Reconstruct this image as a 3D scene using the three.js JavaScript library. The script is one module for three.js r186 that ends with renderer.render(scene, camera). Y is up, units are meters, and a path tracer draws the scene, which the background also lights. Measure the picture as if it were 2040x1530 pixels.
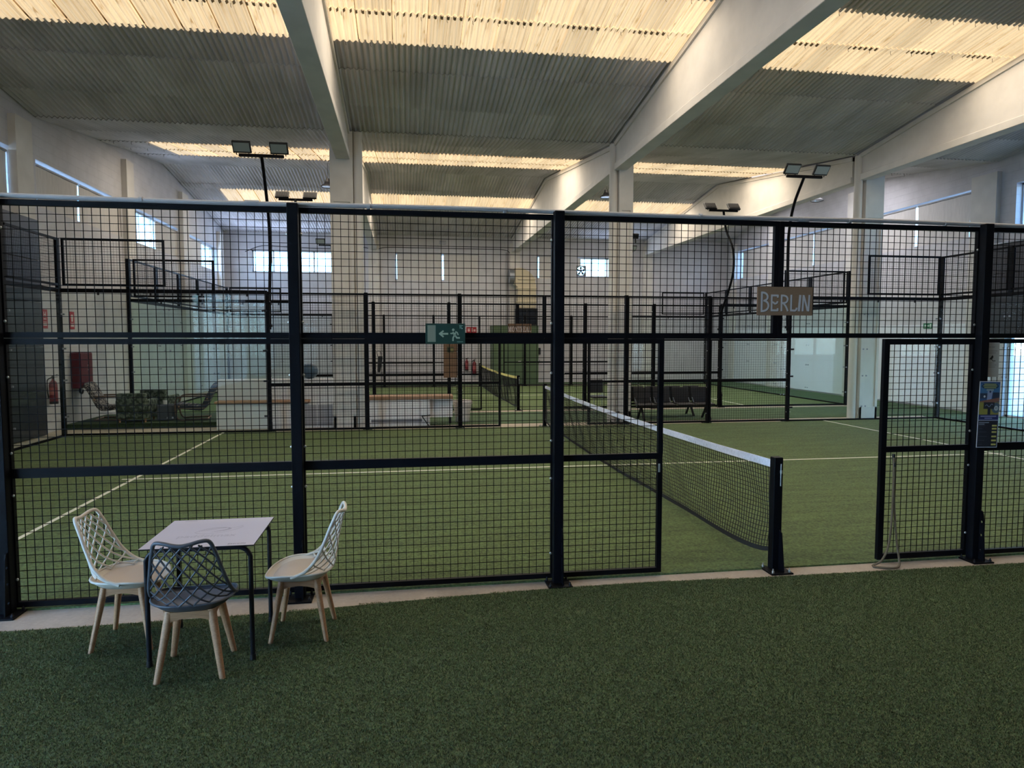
import * as THREE from 'three';
import { mergeGeometries } from 'three/addons/utils/BufferGeometryUtils.js';
import { RoundedBoxGeometry } from 'three/addons/geometries/RoundedBoxGeometry.js';
import { RectAreaLightUniformsLib } from 'three/addons/lights/RectAreaLightUniformsLib.js';
import { Sky } from 'three/addons/objects/Sky.js';

// World: x runs along the near fence, y is up, the hall deepens towards -z. V(s, h, w) = (s, h, -w); the near fence stands in w = 0.
const V = (s, h, w) => new THREE.Vector3(s, h, -w);

// ---------------------------------------------------------------- camera, sky, sun, daylight, exposure
const scene = new THREE.Scene();
const camera = new THREE.PerspectiveCamera(2 * Math.atan(765 / 1360.3) * 180 / Math.PI, 4 / 3, 0.05, 400);
camera.position.set(-3.144, 1.992, 5.35);
camera.lookAt(-3.144 + 0.15554, 1.992 - 0.06545, 5.35 - 0.98566);
const renderer = new THREE.WebGLRenderer({ antialias: true });
renderer.toneMapping = THREE.LinearToneMapping;
renderer.toneMappingExposure = 0.52;
renderer.shadowMap.enabled = true;
RectAreaLightUniformsLib.init();

const SKY_STRENGTH = 2.8;
const sky = new Sky();
sky.name = 'sky';
sky.scale.setScalar(1000);
Object.assign(sky.material.uniforms.turbidity, { value: 3 });
Object.assign(sky.material.uniforms.rayleigh, { value: 1.6 });
Object.assign(sky.material.uniforms.mieCoefficient, { value: 0.005 });
Object.assign(sky.material.uniforms.mieDirectionalG, { value: 0.8 });
const SUN = new THREE.Vector3(-0.25, 0.75, 0.6).normalize();
sky.material.uniforms.sunPosition.value.copy(SUN);
scene.add(sky);
scene.backgroundIntensity = SKY_STRENGTH;
scene.environmentIntensity = SKY_STRENGTH;
const sun = new THREE.DirectionalLight(new THREE.Color(1, 0.93, 0.82), 6);
sun.name = 'sun';
sun.position.copy(SUN).multiplyScalar(60).add(V(0, 0, 10));
sun.target.position.copy(V(0, 0, 10));
Object.assign(sun.shadow.camera, { left: -45, right: 45, top: 45, bottom: -45, near: 1, far: 140 });
scene.add(sun, sun.target);

const SKYLIGHT_COLOR = [1.0, 0.83, 0.64], SKYLIGHT_GLOW = 1.5, SKYLIGHT_POWER = 8.0;
const WINDOW_COLOR = [0.55, 0.71, 1.0], WINDOW_POWER = 20;
function areaLight(name, color, power, width, height, at, towards) {
  const l = new THREE.RectAreaLight(new THREE.Color(...color), power, width, height);
  l.name = name;
  l.position.copy(at);
  l.lookAt(at.clone().add(towards));
  scene.add(l);
  return l;
}

// ---------------------------------------------------------------- helpers
let seed = 20240611;
const rnd = () => { seed = (seed * 1664525 + 1013904223) >>> 0; return seed / 4294967296; };
const used = new Map();
function numbered(name) {
  const n = used.get(name) ?? 0;
  used.set(name, n + 1);
  return n ? name + '_' + String(n).padStart(3, '0') : name;
}
function tag(o, label, category, group, kind) {
  if (label) o.userData.label = label;
  if (category) o.userData.category = category;
  if (group) o.userData.group = group;
  if (kind) o.userData.kind = kind;
  return o;
}
function thing(name, label, category, at = V(0, 0, 0), turn = 0, group) {
  const o = new THREE.Group();
  o.name = numbered(name);
  o.position.copy(at);
  o.rotation.y = turn;
  scene.add(o);
  return tag(o, label, category, group);
}
function part(name, geo, mat, parent) {
  const m = new THREE.Mesh(Array.isArray(geo) ? merge(geo) : geo, mat);
  if (parent === scene) m.name = numbered(name);
  else { const k = (parent.kidsCount ??= {}), n = (k[name] = (k[name] ?? 0) + 1); m.name = n > 1 ? name + '_' + String(n - 1).padStart(3, '0') : name; }
  parent.add(m);
  return m;
}
function structure(name, geo, mat) { return tag(part(name, geo, mat, scene), null, null, null, 'structure'); }
function copyOf(o, label, at, turn) {
  const c = o.clone();
  c.name = numbered(o.name.replace(/_\d{3}$/, ''));
  c.userData = { ...o.userData, label };
  if (at) c.position.copy(at);
  if (turn !== undefined) c.rotation.y = turn;
  scene.add(c);
  return c;
}
function merge(list) {
  const l = list.map((g) => (g.index ? g.toNonIndexed() : g)).map((g) => {
    for (const k of Object.keys(g.attributes)) if (!['position', 'normal', 'uv'].includes(k)) g.deleteAttribute(k);
    return g;
  });
  return mergeGeometries(l, false);
}
// texture coordinates in metres from the dominant side of each face
function metres(g) {
  if (g.index) g = g.toNonIndexed();
  const p = g.attributes.position, n = g.attributes.normal, uv = new Float32Array(p.count * 2);
  for (let i = 0; i < p.count; i++) {
    const a = Math.abs(n.getX(i)), b = Math.abs(n.getY(i)), c = Math.abs(n.getZ(i));
    const [u, v] = b >= a && b >= c ? [p.getX(i), p.getZ(i)] : a >= c ? [p.getZ(i), p.getY(i)] : [p.getX(i), p.getY(i)];
    uv[2 * i] = u; uv[2 * i + 1] = v;
  }
  g.setAttribute('uv', new THREE.BufferAttribute(uv, 2));
  return g;
}
function box(s0, s1, h0, h1, w0, w1) {
  const g = new THREE.BoxGeometry(s1 - s0, h1 - h0, w1 - w0);
  g.translate((s0 + s1) / 2, (h0 + h1) / 2, -(w0 + w1) / 2);
  return metres(g);
}
function rbox(s0, s1, h0, h1, w0, w1, r = 0.006, seg = 2) {
  const g = new RoundedBoxGeometry(s1 - s0, h1 - h0, w1 - w0, seg, r);
  g.translate((s0 + s1) / 2, (h0 + h1) / 2, -(w0 + w1) / 2);
  return metres(g);
}
const tube = (pts, r, seg = 24, rad = 8, closed = false, curve) => new THREE.TubeGeometry(curve ?? new THREE.CatmullRomCurve3(pts, closed, 'catmullrom', 0.5), seg, r, rad, closed);
function rod(a, b, r0, r1 = r0, rad = 10) {
  const d = b.clone().sub(a), g = new THREE.CylinderGeometry(r1, r0, d.length(), rad);
  g.applyQuaternion(new THREE.Quaternion().setFromUnitVectors(new THREE.Vector3(0, 1, 0), d.clone().normalize()));
  g.translate(...a.clone().add(b).multiplyScalar(0.5).toArray());
  return g;
}
// bar of rectangular section between two points: tx across (horizontal), ty the other way
function bar(a, b, tx, ty) {
  const d = b.clone().sub(a), g = new THREE.BoxGeometry(tx, ty, d.length());
  const o = new THREE.Object3D();
  o.position.copy(a).add(b).multiplyScalar(0.5);
  o.lookAt(b);
  o.updateMatrix();
  return g.applyMatrix4(o.matrix);
}
// many thin boxes in one go: the wires of meshes and nets
class Wires {
  constructor() { this.p = []; this.n = []; this.i = []; }
  seg(a, b, t) {
    const d = b.clone().sub(a).normalize(), up = Math.abs(d.y) > 0.9 ? new THREE.Vector3(1, 0, 0) : new THREE.Vector3(0, 1, 0);
    const x = new THREE.Vector3().crossVectors(up, d).normalize(), y = new THREE.Vector3().crossVectors(d, x), h = t / 2;
    const c = [[1, 1], [-1, 1], [-1, -1], [1, -1]].map(([i, j]) => x.clone().multiplyScalar(i * h).addScaledVector(y, j * h));
    for (let k = 0; k < 4; k++) {
      const c0 = c[k], c1 = c[(k + 1) % 4], n = c0.clone().add(c1).normalize(), at = this.p.length / 3;
      for (const [e, o] of [[a, c0], [a, c1], [b, c1], [b, c0]]) { this.p.push(e.x + o.x, e.y + o.y, e.z + o.z); this.n.push(n.x, n.y, n.z); }
      this.i.push(at, at + 1, at + 2, at, at + 2, at + 3);
    }
  }
  line(pts, t) { for (let k = 0; k + 1 < pts.length; k++) this.seg(pts[k], pts[k + 1], t); }
  build() {
    const g = new THREE.BufferGeometry();
    g.setAttribute('position', new THREE.Float32BufferAttribute(this.p, 3));
    g.setAttribute('normal', new THREE.Float32BufferAttribute(this.n, 3));
    g.setIndex(this.i);
    return g;
  }
}
function extrudeSide(pts, holes, s0, s1) {  // outline in (w, h), thickness from s0 to s1
  const sh = new THREE.Shape(pts.map(([w, h]) => new THREE.Vector2(w, h)));
  for (const [w0, w1, h0, h1] of holes) sh.holes.push(new THREE.Path([[w0, h0], [w0, h1], [w1, h1], [w1, h0]].map(([w, h]) => new THREE.Vector2(w, h))));
  const g = new THREE.ExtrudeGeometry(sh, { depth: s1 - s0, bevelEnabled: false });
  g.rotateY(Math.PI / 2);  // (w, h, d) -> (d, h, -w)
  g.translate(s0, 0, 0);
  return metres(g);
}
function extrudeFront(pts, holes, w0, w1) {  // outline in (s, h), thickness from w0 to w1
  const sh = new THREE.Shape(pts.map(([s, h]) => new THREE.Vector2(s, h)));
  for (const [a, b, c, d] of holes) sh.holes.push(new THREE.Path([[a, c], [a, d], [b, d], [b, c]].map(([s, h]) => new THREE.Vector2(s, h))));
  const g = new THREE.ExtrudeGeometry(sh, { depth: w1 - w0, bevelEnabled: false });
  g.translate(0, 0, -w1);
  return metres(g);
}

// ---------------------------------------------------------------- textures
const hash = (x, y, k) => { let n = (x * 374761393 + y * 668265263 + k * 2147483647 + 1013) | 0; n = Math.imul(n ^ (n >>> 13), 1274126177); return ((n ^ (n >>> 16)) >>> 0) / 4294967296; };
function vnoise(x, y, px, py, k) {
  const x0 = Math.floor(x), y0 = Math.floor(y), f = x - x0, g = y - y0, u = f * f * (3 - 2 * f), v = g * g * (3 - 2 * g), m = (a, b) => ((a % b) + b) % b;
  const a = hash(m(x0, px), m(y0, py), k), b = hash(m(x0 + 1, px), m(y0, py), k), c = hash(m(x0, px), m(y0 + 1, py), k), d = hash(m(x0 + 1, px), m(y0 + 1, py), k);
  return a + (b - a) * u + (c - a) * v + (a - b - c + d) * u * v;
}
function fbm(x, y, px, py, k, oct = 4) { let s = 0, a = 0.5, t = 0; for (let i = 0; i < oct; i++) { s += a * vnoise(x, y, px, py, k + i); t += a; a *= 0.5; x *= 2; y *= 2; px *= 2; py *= 2; } return s / t; }
const clamp = (x) => Math.max(0, Math.min(1, x));
function tex(size, fn, srgb = true, rx = 1, ry = 1) {  // fn(u, v) -> [r, g, b] in 0..1
  const d = new Uint8Array(size * size * 4);
  for (let y = 0; y < size; y++) for (let x = 0; x < size; x++) {
    const c = fn(x / size, y / size), i = (y * size + x) * 4;
    for (let k = 0; k < 3; k++) d[i + k] = 255 * clamp(c[k]);
    d[i + 3] = 255;
  }
  const t = new THREE.DataTexture(d, size, size);
  t.wrapS = t.wrapT = THREE.RepeatWrapping;
  t.magFilter = THREE.LinearFilter;
  t.minFilter = THREE.LinearMipmapLinearFilter;
  t.generateMipmaps = true;
  if (srgb) t.colorSpace = THREE.SRGBColorSpace;
  t.repeat.set(rx, ry);
  t.needsUpdate = true;
  return t;
}
const shade = (c, k) => c.map((x) => x * k);
const mixc = (a, b, t) => a.map((x, i) => x + (b[i] - x) * t);
function canvasTex(w, h, draw) {
  const c = document.createElement('canvas');
  c.width = w; c.height = h;
  draw(c.getContext('2d'), w, h);
  const t = new THREE.CanvasTexture(c);
  t.colorSpace = THREE.SRGBColorSpace;
  t.magFilter = THREE.LinearFilter;
  return t;
}
const std = (color, roughness = 0.6, more = {}) => new THREE.MeshStandardMaterial({ color, roughness, ...more });

const M = {};
{
  const turfT = tex(512, (u, v) => { const n = fbm(u * 160, v * 160, 160, 160, 3, 2), b = fbm(u * 6, v * 40, 6, 40, 9, 3); return shade([0.375, 0.455, 0.255], 0.58 + 0.5 * n + 0.22 * (b - 0.5)); }, true, 0.4, 0.4);
  const turfB = tex(512, (u, v) => { const n = fbm(u * 128, v * 128, 128, 128, 5, 2); return [n, n, n]; }, false, 0.8, 0.8);
  M.turf = new THREE.MeshStandardMaterial({ map: turfT, bumpMap: turfB, bumpScale: 0.006, roughness: 0.95 });
  const aisleT = tex(512, (u, v) => { const n = fbm(u * 160, v * 160, 160, 160, 31, 2), b = fbm(u * 8, v * 8, 8, 8, 19, 3); return shade([0.30, 0.41, 0.25], 0.58 + 0.5 * n + 0.2 * (b - 0.5)); }, true, 0.4, 0.4);
  M.aisle = new THREE.MeshStandardMaterial({ map: aisleT, roughness: 0.95 });
  M.grassBase = new THREE.MeshStandardMaterial({ map: tex(512, (u, v) => { const n = fbm(u * 90, v * 90, 90, 90, 41, 3); return shade([0.30, 0.36, 0.24], 0.5 + 0.9 * n); }, true, 1, 1), roughness: 1 });
  M.blade = new THREE.MeshStandardMaterial({ color: 0xffffff, roughness: 0.75, vertexColors: true, side: THREE.DoubleSide });
  M.line = std(0xd9d8c4, 0.9);
  const conc = tex(512, (u, v) => { const n = fbm(u * 8, v * 8, 8, 8, 51, 5), s = fbm(u * 120, v * 120, 120, 120, 57, 2); return shade([0.70, 0.65, 0.585], 0.84 + 0.22 * n + 0.08 * (s - 0.5)); }, true, 0.5, 0.5);
  M.concrete = new THREE.MeshStandardMaterial({ map: conc, roughness: 0.85 });
  // painted block wall: faint courses, 0.40 x 0.20 m blocks
  const joint = (u, v) => { const row = Math.floor(v * 8), y = (v * 8) % 1, x = (u * 4 + (row % 2) * 0.5) % 1; const e = Math.min(Math.min(x, 1 - x) * 0.4, Math.min(y, 1 - y) * 0.2); return clamp(e / 0.012); };
  const wallB = tex(512, (u, v) => { const j = joint(u, v), n = fbm(u * 60, v * 60, 60, 60, 61, 3); const k = 0.75 * j + 0.25 * n; return [k, k, k]; }, false, 0.625, 0.625);
  const wallT = tex(512, (u, v) => { const j = joint(u, v), n = fbm(u * 5, v * 5, 5, 5, 67, 5); return shade([0.83, 0.82, 0.83], 0.90 + 0.10 * n - 0.025 * (1 - j)); }, true, 0.625, 0.625);
  M.wall = new THREE.MeshStandardMaterial({ map: wallT, bumpMap: wallB, bumpScale: 0.004, roughness: 0.8 });
  M.paint = new THREE.MeshStandardMaterial({ map: tex(512, (u, v) => { const n = fbm(u * 6, v * 6, 6, 6, 71, 5); return shade([0.85, 0.83, 0.80], 0.90 + 0.14 * n); }, true, 0.4, 0.4), roughness: 0.75 });
  M.whitePanel = new THREE.MeshStandardMaterial({ color: 0xe6e8ec, roughness: 0.25 });
  M.darkPanel = new THREE.MeshStandardMaterial({ map: tex(256, (u, v) => { const n = fbm(u * 5, v * 5, 5, 5, 77, 4); return shade([0.155, 0.16, 0.195], 0.8 + 0.35 * n); }, true, 0.5, 0.5), roughness: 0.5 });
  // fibre-cement roof sheets
  const roofT = [0, 1].map((k) => tex(512, (u, v) => { const n = fbm(u * 4, v * 4, 4, 4, 81 + 10 * k, 5), s = fbm(u * 24, v * 3, 24, 3, 87 + 10 * k, 3); return shade([0.83, 0.81, 0.82], 0.80 + 0.30 * n + 0.16 * (s - 0.5)); }, true, 0.16, 0.16));
  M.roof = roofT.map((map) => new THREE.MeshStandardMaterial({ map, roughness: 0.85 }));
  // yellowed glass-fibre sheets, streaked with dirt along the waves
  M.skylight = [0, 1, 2, 3].map((k) => {
    const t = tex(512, (u, v) => {
      const streak = fbm(u * 90, v * 2, 90, 2, 101 + 7 * k, 3), blot = fbm(u * 5, v * 3, 5, 3, 131 + 7 * k, 4), spot = fbm(u * 110, v * 16, 110, 16, 151 + 7 * k, 3);
      const d = clamp((streak - 0.5) * 2.6) * (0.25 + 0.5 * blot) + clamp((blot - 0.56) * 5) * clamp((spot - 0.5) * 4) * 0.8;
      return mixc([1, 0.965, 0.89], [0.72, 0.63, 0.50], clamp(d)).map((x) => x * [0.96, 1, 0.92, 0.98][k]);
    }, true, 1.1, 0.5);
    return new THREE.MeshStandardMaterial({ map: t, color: 0xf2ead6, emissive: new THREE.Color(...SKYLIGHT_COLOR), emissiveMap: t, emissiveIntensity: SKYLIGHT_GLOW, roughness: 0.6 });
  });
  M.clearSheet = std(0xf0f0f2, 0.5, { emissive: new THREE.Color(0.93, 0.92, 1.0), emissiveIntensity: SKYLIGHT_GLOW });
  M.lap = std(0x8a7a66, 0.85);
  const steelB = tex(256, (u, v) => { const n = fbm(u * 80, v * 80, 80, 80, 171, 2); return [n, n, n]; }, false, 3, 3);
  M.steel = new THREE.MeshPhysicalMaterial({ color: new THREE.Color(0.0045, 0.0048, 0.0065), roughness: 0.48, specularIntensity: 0.16, bumpMap: steelB, bumpScale: 0.0004 });
  M.wire = new THREE.MeshPhysicalMaterial({ color: new THREE.Color(0.0045, 0.0048, 0.006), roughness: 0.55, specularIntensity: 0.15 });
  M.net = new THREE.MeshStandardMaterial({ color: new THREE.Color(0.012, 0.013, 0.013), roughness: 0.9 });
  M.bolt = new THREE.MeshStandardMaterial({ color: 0xd8d8d4, metalness: 0.9, roughness: 0.3 });
  M.castIron = std(0x26262b, 0.5, { metalness: 0.4 });
  M.glass = new THREE.MeshPhysicalMaterial({ color: new THREE.Color(0.925, 0.965, 0.96), roughness: 0.02, transmission: 1, thickness: 0, ior: 1.5, specularIntensity: 0.3 });
  M.windowGlass = new THREE.MeshPhysicalMaterial({ color: new THREE.Color(0.94, 0.97, 1), roughness: 0.02, transmission: 1, thickness: 0, ior: 1.5 });
  M.windowFrame = std(0xd6d9de, 0.4);
  M.blind = new THREE.MeshStandardMaterial({ map: tex(256, (u, v) => { const n = fbm(u * 40, v * 4, 40, 4, 181, 3); return shade([0.84, 0.82, 0.80], 0.93 + 0.09 * n); }, true, 1, 1), roughness: 0.9 });
  M.pipe = std(0x9c9a9b, 0.5);
  M.band = new THREE.MeshStandardMaterial({ map: tex(256, (u, v) => { const n = fbm(u * 70, v * 70, 70, 70, 191, 2), w = fbm(u * 4, v * 30, 4, 30, 193, 3); return shade([0.93, 0.93, 0.97], 0.82 + 0.12 * n + 0.14 * w); }, true, 1, 1), roughness: 0.85 });
  M.bandYellow = std(0xd6c978, 0.85);
  const cardB = (k) => tex(512, (u, v) => { const f = fbm(u * 10, v * 120, 10, 120, k, 3), n = fbm(u * 8, v * 8, 8, 8, k + 5, 4); return shade([0.50, 0.38, 0.29], 0.82 + 0.16 * f + 0.18 * (n - 0.5)); }, true, 1, 1);
  M.card = new THREE.MeshStandardMaterial({ map: cardB(201), roughness: 0.95 });
  M.beech = new THREE.MeshStandardMaterial({ map: tex(512, (u, v) => { const g = fbm(u * 6 + 0.6 * fbm(u * 3, v * 2, 3, 2, 211, 2), v * 60, 6, 60, 215, 3), l = fbm(u * 3, v * 24, 3, 24, 219, 3); return mixc([0.76, 0.57, 0.41], [0.58, 0.41, 0.28], clamp(0.2 + 0.8 * g * l * 1.6)); }, true, 3, 3), roughness: 0.5 });
  M.wood = new THREE.MeshStandardMaterial({ map: tex(512, (u, v) => { const g = fbm(u * 4, v * 70, 4, 70, 225, 4); return mixc([0.74, 0.58, 0.45], [0.60, 0.45, 0.34], g); }, true, 1, 1), roughness: 0.5 });
  M.bentWood = std(0x5d4a3c, 0.5);
  M.chairWhite = std(0xd0c6b6, 0.42);
  M.chairGrey = std(0x4b4d52, 0.45);
  M.padWhite = std(0xc3b3a0, 0.5);
  M.padGrey = std(0x66676e, 0.5);
  M.black = std(0x0d0d10, 0.5);
  M.blackPlastic = std(0x17171b, 0.45);
  M.tableBlack = new THREE.MeshPhysicalMaterial({ color: new THREE.Color(0.010, 0.010, 0.013), roughness: 0.4, specularIntensity: 0.5 });
  M.lens = new THREE.MeshPhysicalMaterial({ color: 0x8f9a9c, roughness: 0.25, clearcoat: 0.6 });
  M.red = std(0x75202a, 0.4);
  M.redDark = std(0x5a1526, 0.45);
  M.green = std(0x53684a, 0.6);
  M.rope = new THREE.MeshStandardMaterial({ map: tex(128, (u, v) => { const n = Math.sin((u * 40 + v * 6) * Math.PI * 2) * 0.5 + 0.5; return shade([0.48, 0.41, 0.32], 0.75 + 0.25 * n); }, true, 4, 1), roughness: 0.9 });
  M.white = std(0xe2dfdc, 0.6);
  M.greyPanel = std(0x9a9698, 0.35);
  M.ball = std(0x4a6478, 0.45);
  M.bucket = std(0xdccfc6, 0.5);
  M.duct = std(0xb9ad93, 0.5);
  M.zinc = std(0x8b8f96, 0.4, { metalness: 0.5 });
  M.darkGlass = new THREE.MeshPhysicalMaterial({ color: 0x20242c, roughness: 0.15, clearcoat: 0.5 });
  const leaf = tex(256, (u, v) => { const a = fbm(u * 12, v * 12, 12, 12, 241, 3), b = fbm(u * 20, v * 20, 20, 20, 247, 2); return a > 0.52 ? shade([0.42, 0.46, 0.41], 0.8 + 0.3 * b) : shade([0.19, 0.24, 0.20], 0.8 + 0.4 * b); }, true, 1.6, 1.6);
  M.leafFabric = new THREE.MeshStandardMaterial({ map: leaf, roughness: 0.95 });
  M.speckFabric = new THREE.MeshStandardMaterial({ map: tex(256, (u, v) => { const a = fbm(u * 26, v * 26, 26, 26, 251, 2); return a > 0.54 ? [0.60, 0.57, 0.55] : shade([0.23, 0.22, 0.25], 0.8 + 0.4 * a); }, true, 1.6, 1.6), roughness: 0.95 });
  M.stripeFabric = new THREE.MeshStandardMaterial({ map: tex(256, (u, v) => { const s = (v * 8) % 1; return s < 0.22 ? [0.50, 0.45, 0.40] : s < 0.6 ? [0.17, 0.19, 0.24] : [0.23, 0.25, 0.31]; }, true, 1.4, 1.4), roughness: 0.95 });
  M.carpet = new THREE.MeshStandardMaterial({ map: tex(256, (u, v) => { const n = fbm(u * 80, v * 80, 80, 80, 261, 2); return shade([0.20, 0.28, 0.18], 0.6 + 0.6 * n); }, true, 1, 1), roughness: 1 });
  M.paper = std(0xcfc9bf, 0.8);
  M.ground = std(0xb9b3a6, 0.95);
  M.palm = std(0x2c4428, 0.7, { side: THREE.DoubleSide });
  M.bark = std(0x6b5a48, 0.9);
}

// ---------------------------------------------------------------- the hall: floor, walls, roof
const SL = -10.65, SR = 12.05, WN = -12.2, WF = 25.5;                  // inner faces of the hall
const VALLEY = 6.55, EAVE = 6.53;
const roofAt = (w) => {
  const k = [[-12.2, 7.5], [-4.4, 6.55], [3.0, 7.55], [10.4, 6.55], [18.0, 7.52], [25.9, 6.5]];
  for (let i = 0; i + 1 < k.length; i++) if (w <= k[i + 1][0] || i + 2 === k.length) return k[i][1] + (w - k[i][0]) * (k[i + 1][1] - k[i][1]) / (k[i + 1][0] - k[i][0]);
};
structure('floor', box(SL - 0.3, SR + 0.3, -0.25, 0, WN - 0.3, WF + 0.3), M.concrete);

const wallTop = [[WF, roofAt(WF)], [18, roofAt(18)], [10.4, 6.55], [3, 7.55], [-4.4, 6.55], [WN, roofAt(WN)]];
const sideOutline = [[WN, 0], [WF, 0], ...wallTop].map(([w, h]) => [w, h > 0 ? h + 0.13 : h]);
const SILL = 4.75;
const leftWin = [[2.2, 9.45, SILL, 5.72], [10.42, 14.75, SILL, 5.72], [15.45, 19.5, SILL, 5.72], [20.4, 24.3, SILL, 5.72]];
const rightWin = [[5.0, 9.85, SILL, 5.9], [11.22, 15.45, SILL, 6.02], [16.4, 20.5, SILL, 6.02], [21.5, 24.35, SILL, 6.02]];
const leftDoor = [-9.5, -1.2, 0, 4.2], rightDoor = [5.6, 10.0, 0, 2.1];
structure('wall_left', extrudeSide(sideOutline, [...leftWin, leftDoor], SL - 0.3, SL), M.wall);
structure('wall_right', extrudeSide(sideOutline, [...rightWin, rightDoor], SR, SR + 0.3), M.wall);
const farWin = [[-9.55, -6.1, 4.87, 5.82], [-3.5, 0.2, 4.6, 5.8], [2.9, 3.75, 4.75, 5.8], [4.72, 7.0, 4.85, 5.75]];
structure('wall_back', extrudeFront([[SL - 0.3, 0], [SR + 0.3, 0], [SR + 0.3, roofAt(WF) + 0.12], [SL - 0.3, roofAt(WF) + 0.12]], farWin, WF, WF + 0.3), M.wall);
structure('wall_front', box(SL - 0.3, SR + 0.3, 0, 7.6, WN - 0.3, WN), M.wall);

// pilasters, part of the side walls
for (const [a, b] of [[9.45, 10.05], [14.85, 15.35], [19.6, 20.25], [24.35, 24.8]]) structure('trim_pilaster', box(SL, SL + 0.14, 0, roofAt((a + b) / 2) - 0.3, a, b), M.paint).name = numbered('trim_1');
for (const [a, b] of [[10.3, 11.1], [15.55, 16.3], [20.6, 21.4], [24.4, 24.8]]) structure('trim_pilaster', box(SR - 0.14, SR, 0, roofAt((a + b) / 2) - 0.3, a, b), M.paint).name = numbered('trim_2');
for (const [a, b] of [[-4.65, -4.2], [1.62, 2.07], [7.9, 8.35]]) structure('trim_pilaster', box(a, b, 0, 6.3, WF - 0.12, WF), M.paint).name = numbered('trim_3');

// lower linings of the side walls
structure('trim_4', [box(SR - 0.05, SR, 0.06, 2.42, 11.1, 15.55), box(SR - 0.05, SR, 0.06, 2.42, 16.3, 20.6), box(SR - 0.05, SR, 0.06, 2.42, 21.4, 24.4)], M.whitePanel);
{
  const o = thing('dark_wall_cladding', 'dark grey panelled cladding on the left wall, behind the left end glass', 'cladding');
  for (let k = 0; k < 5; k++) for (const [h0, h1] of [[0.02, 0.92], [0.93, 1.83], [1.84, 2.74], [2.75, 3.58], [3.59, 4.4]]) part('panel', rbox(SL + 0.15, SL + 0.19, h0, h1, 1.2 + k * 1.77, 1.2 + k * 1.77 + 1.76, 0.006, 1), M.darkPanel, o);
  const r = thing('dark_wall_cladding', 'dark grey panelled cladding high on the right wall, right edge of the picture', 'cladding');
  for (let k = 0; k < 5; k++) for (const [h0, h1] of [[2.12, 2.88], [2.89, 3.65], [3.66, 4.4]]) part('panel', rbox(SR - 0.19, SR - 0.15, h0, h1, 1.3 + k * 1.8, 1.3 + k * 1.8 + 1.79, 0.006, 1), M.darkPanel, r);
  part('ledge', rbox(SR - 0.24, SR, 4.4, 4.44, 1.3, 10.3, 0.006, 1), M.zinc, r);
}

// windows and their blinds
let winN = 0;
function windowSide(wall, [w0, w1, h0, h1], panes) {
  const o = new THREE.Group();
  o.name = 'window_' + ++winN;
  o.userData.kind = 'structure';
  scene.add(o);
  const s = wall === 'left' ? SL - 0.2 : SR + 0.2, n = panes, f = 0.05;
  const fr = [box(s - 0.03, s + 0.03, h0, h0 + f, w0, w1), box(s - 0.03, s + 0.03, h1 - f, h1, w0, w1)];
  for (let k = 0; k <= n; k++) { const w = w0 + (w1 - w0 - f) * k / n; fr.push(box(s - 0.03, s + 0.03, h0, h1, w, w + f)); }
  part('window_frame', fr, M.windowFrame, o);
  for (let k = 0; k < n; k++) part('pane', box(s - 0.004, s + 0.004, h0 + f, h1 - f, w0 + (w1 - w0 - f) * k / n + f, w0 + (w1 - w0 - f) * (k + 1) / n), M.windowGlass, o);
  return o;
}
leftWin.forEach((r, i) => windowSide('left', r, i === 0 ? 6 : 4));
rightWin.forEach((r) => windowSide('right', r, 4));
function windowFar([s0, s1, h0, h1], n) {
  const o = new THREE.Group();
  o.name = 'window_' + ++winN;
  o.userData.kind = 'structure';
  scene.add(o);
  const w = WF + 0.2, f = 0.06;
  const fr = [box(s0, s1, h0, h0 + f, w - 0.03, w + 0.03), box(s0, s1, h1 - f, h1, w - 0.03, w + 0.03)];
  for (let k = 0; k <= n; k++) { const s = s0 + (s1 - s0 - f) * k / n; fr.push(box(s, s + f, h0, h1, w - 0.03, w + 0.03)); }
  part('window_frame', fr, M.windowFrame, o);
  for (let k = 0; k < n; k++) part('pane', box(s0 + (s1 - s0 - f) * k / n + f, s0 + (s1 - s0 - f) * (k + 1) / n, h0 + f, h1 - f, w - 0.004, w + 0.004), M.windowGlass, o);
}
farWin.forEach((r, i) => windowFar(r, [4, 4, 1, 3][i]));
function blind(label, g) {
  const o = thing('roller_blind', label, 'blind');
  part('fabric', g.fabric, M.blind, o);
  part('roller', g.roller, M.pipe, o);
  if (g.cord) part('cord', g.cord, M.paper, o);
}
const wavy = (w0, w1, h0, h1, s, sgn) => {  // hanging cloth with soft folds, 4 mm thick
  const n = 40, g = new THREE.BoxGeometry(0.004, h1 - h0, w1 - w0, 1, 6, n);
  const p = g.attributes.position;
  for (let i = 0; i < p.count; i++) { const z = p.getZ(i), y = p.getY(i) / (h1 - h0) + 0.5; p.setX(i, p.getX(i) + sgn * 0.012 * Math.sin(z * 9 + 2.2 * y) * (0.4 + 0.6 * (1 - y))); }
  g.translate(s, (h0 + h1) / 2, -(w0 + w1) / 2);
  g.computeVertexNormals();
  return metres(g);
};
const sideBlind = (left, w0, w1, label) => {
  const s = left ? SL - 0.04 : SR + 0.04, top = left ? 5.60 : 5.93;
  blind(label, { fabric: wavy(w0, w1, SILL - 0.02, top, s, left ? 1 : -1), roller: rod(V(s, top + 0.02, w0), V(s, top + 0.02, w1), 0.028, 0.028, 10), cord: [rod(V(s + (left ? 0.06 : -0.06), 4.3, w1 - 0.04), V(s + (left ? 0.05 : -0.05), top, w1 - 0.04), 0.004, 0.004, 5)] });
};
sideBlind(true, 10.5, 12.33, 'pale roller blind on the left wall, between the two bright slits of daylight');
sideBlind(true, 12.42, 14.75, 'pale roller blind on the left wall, right of the second bright slit of daylight');
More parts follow.
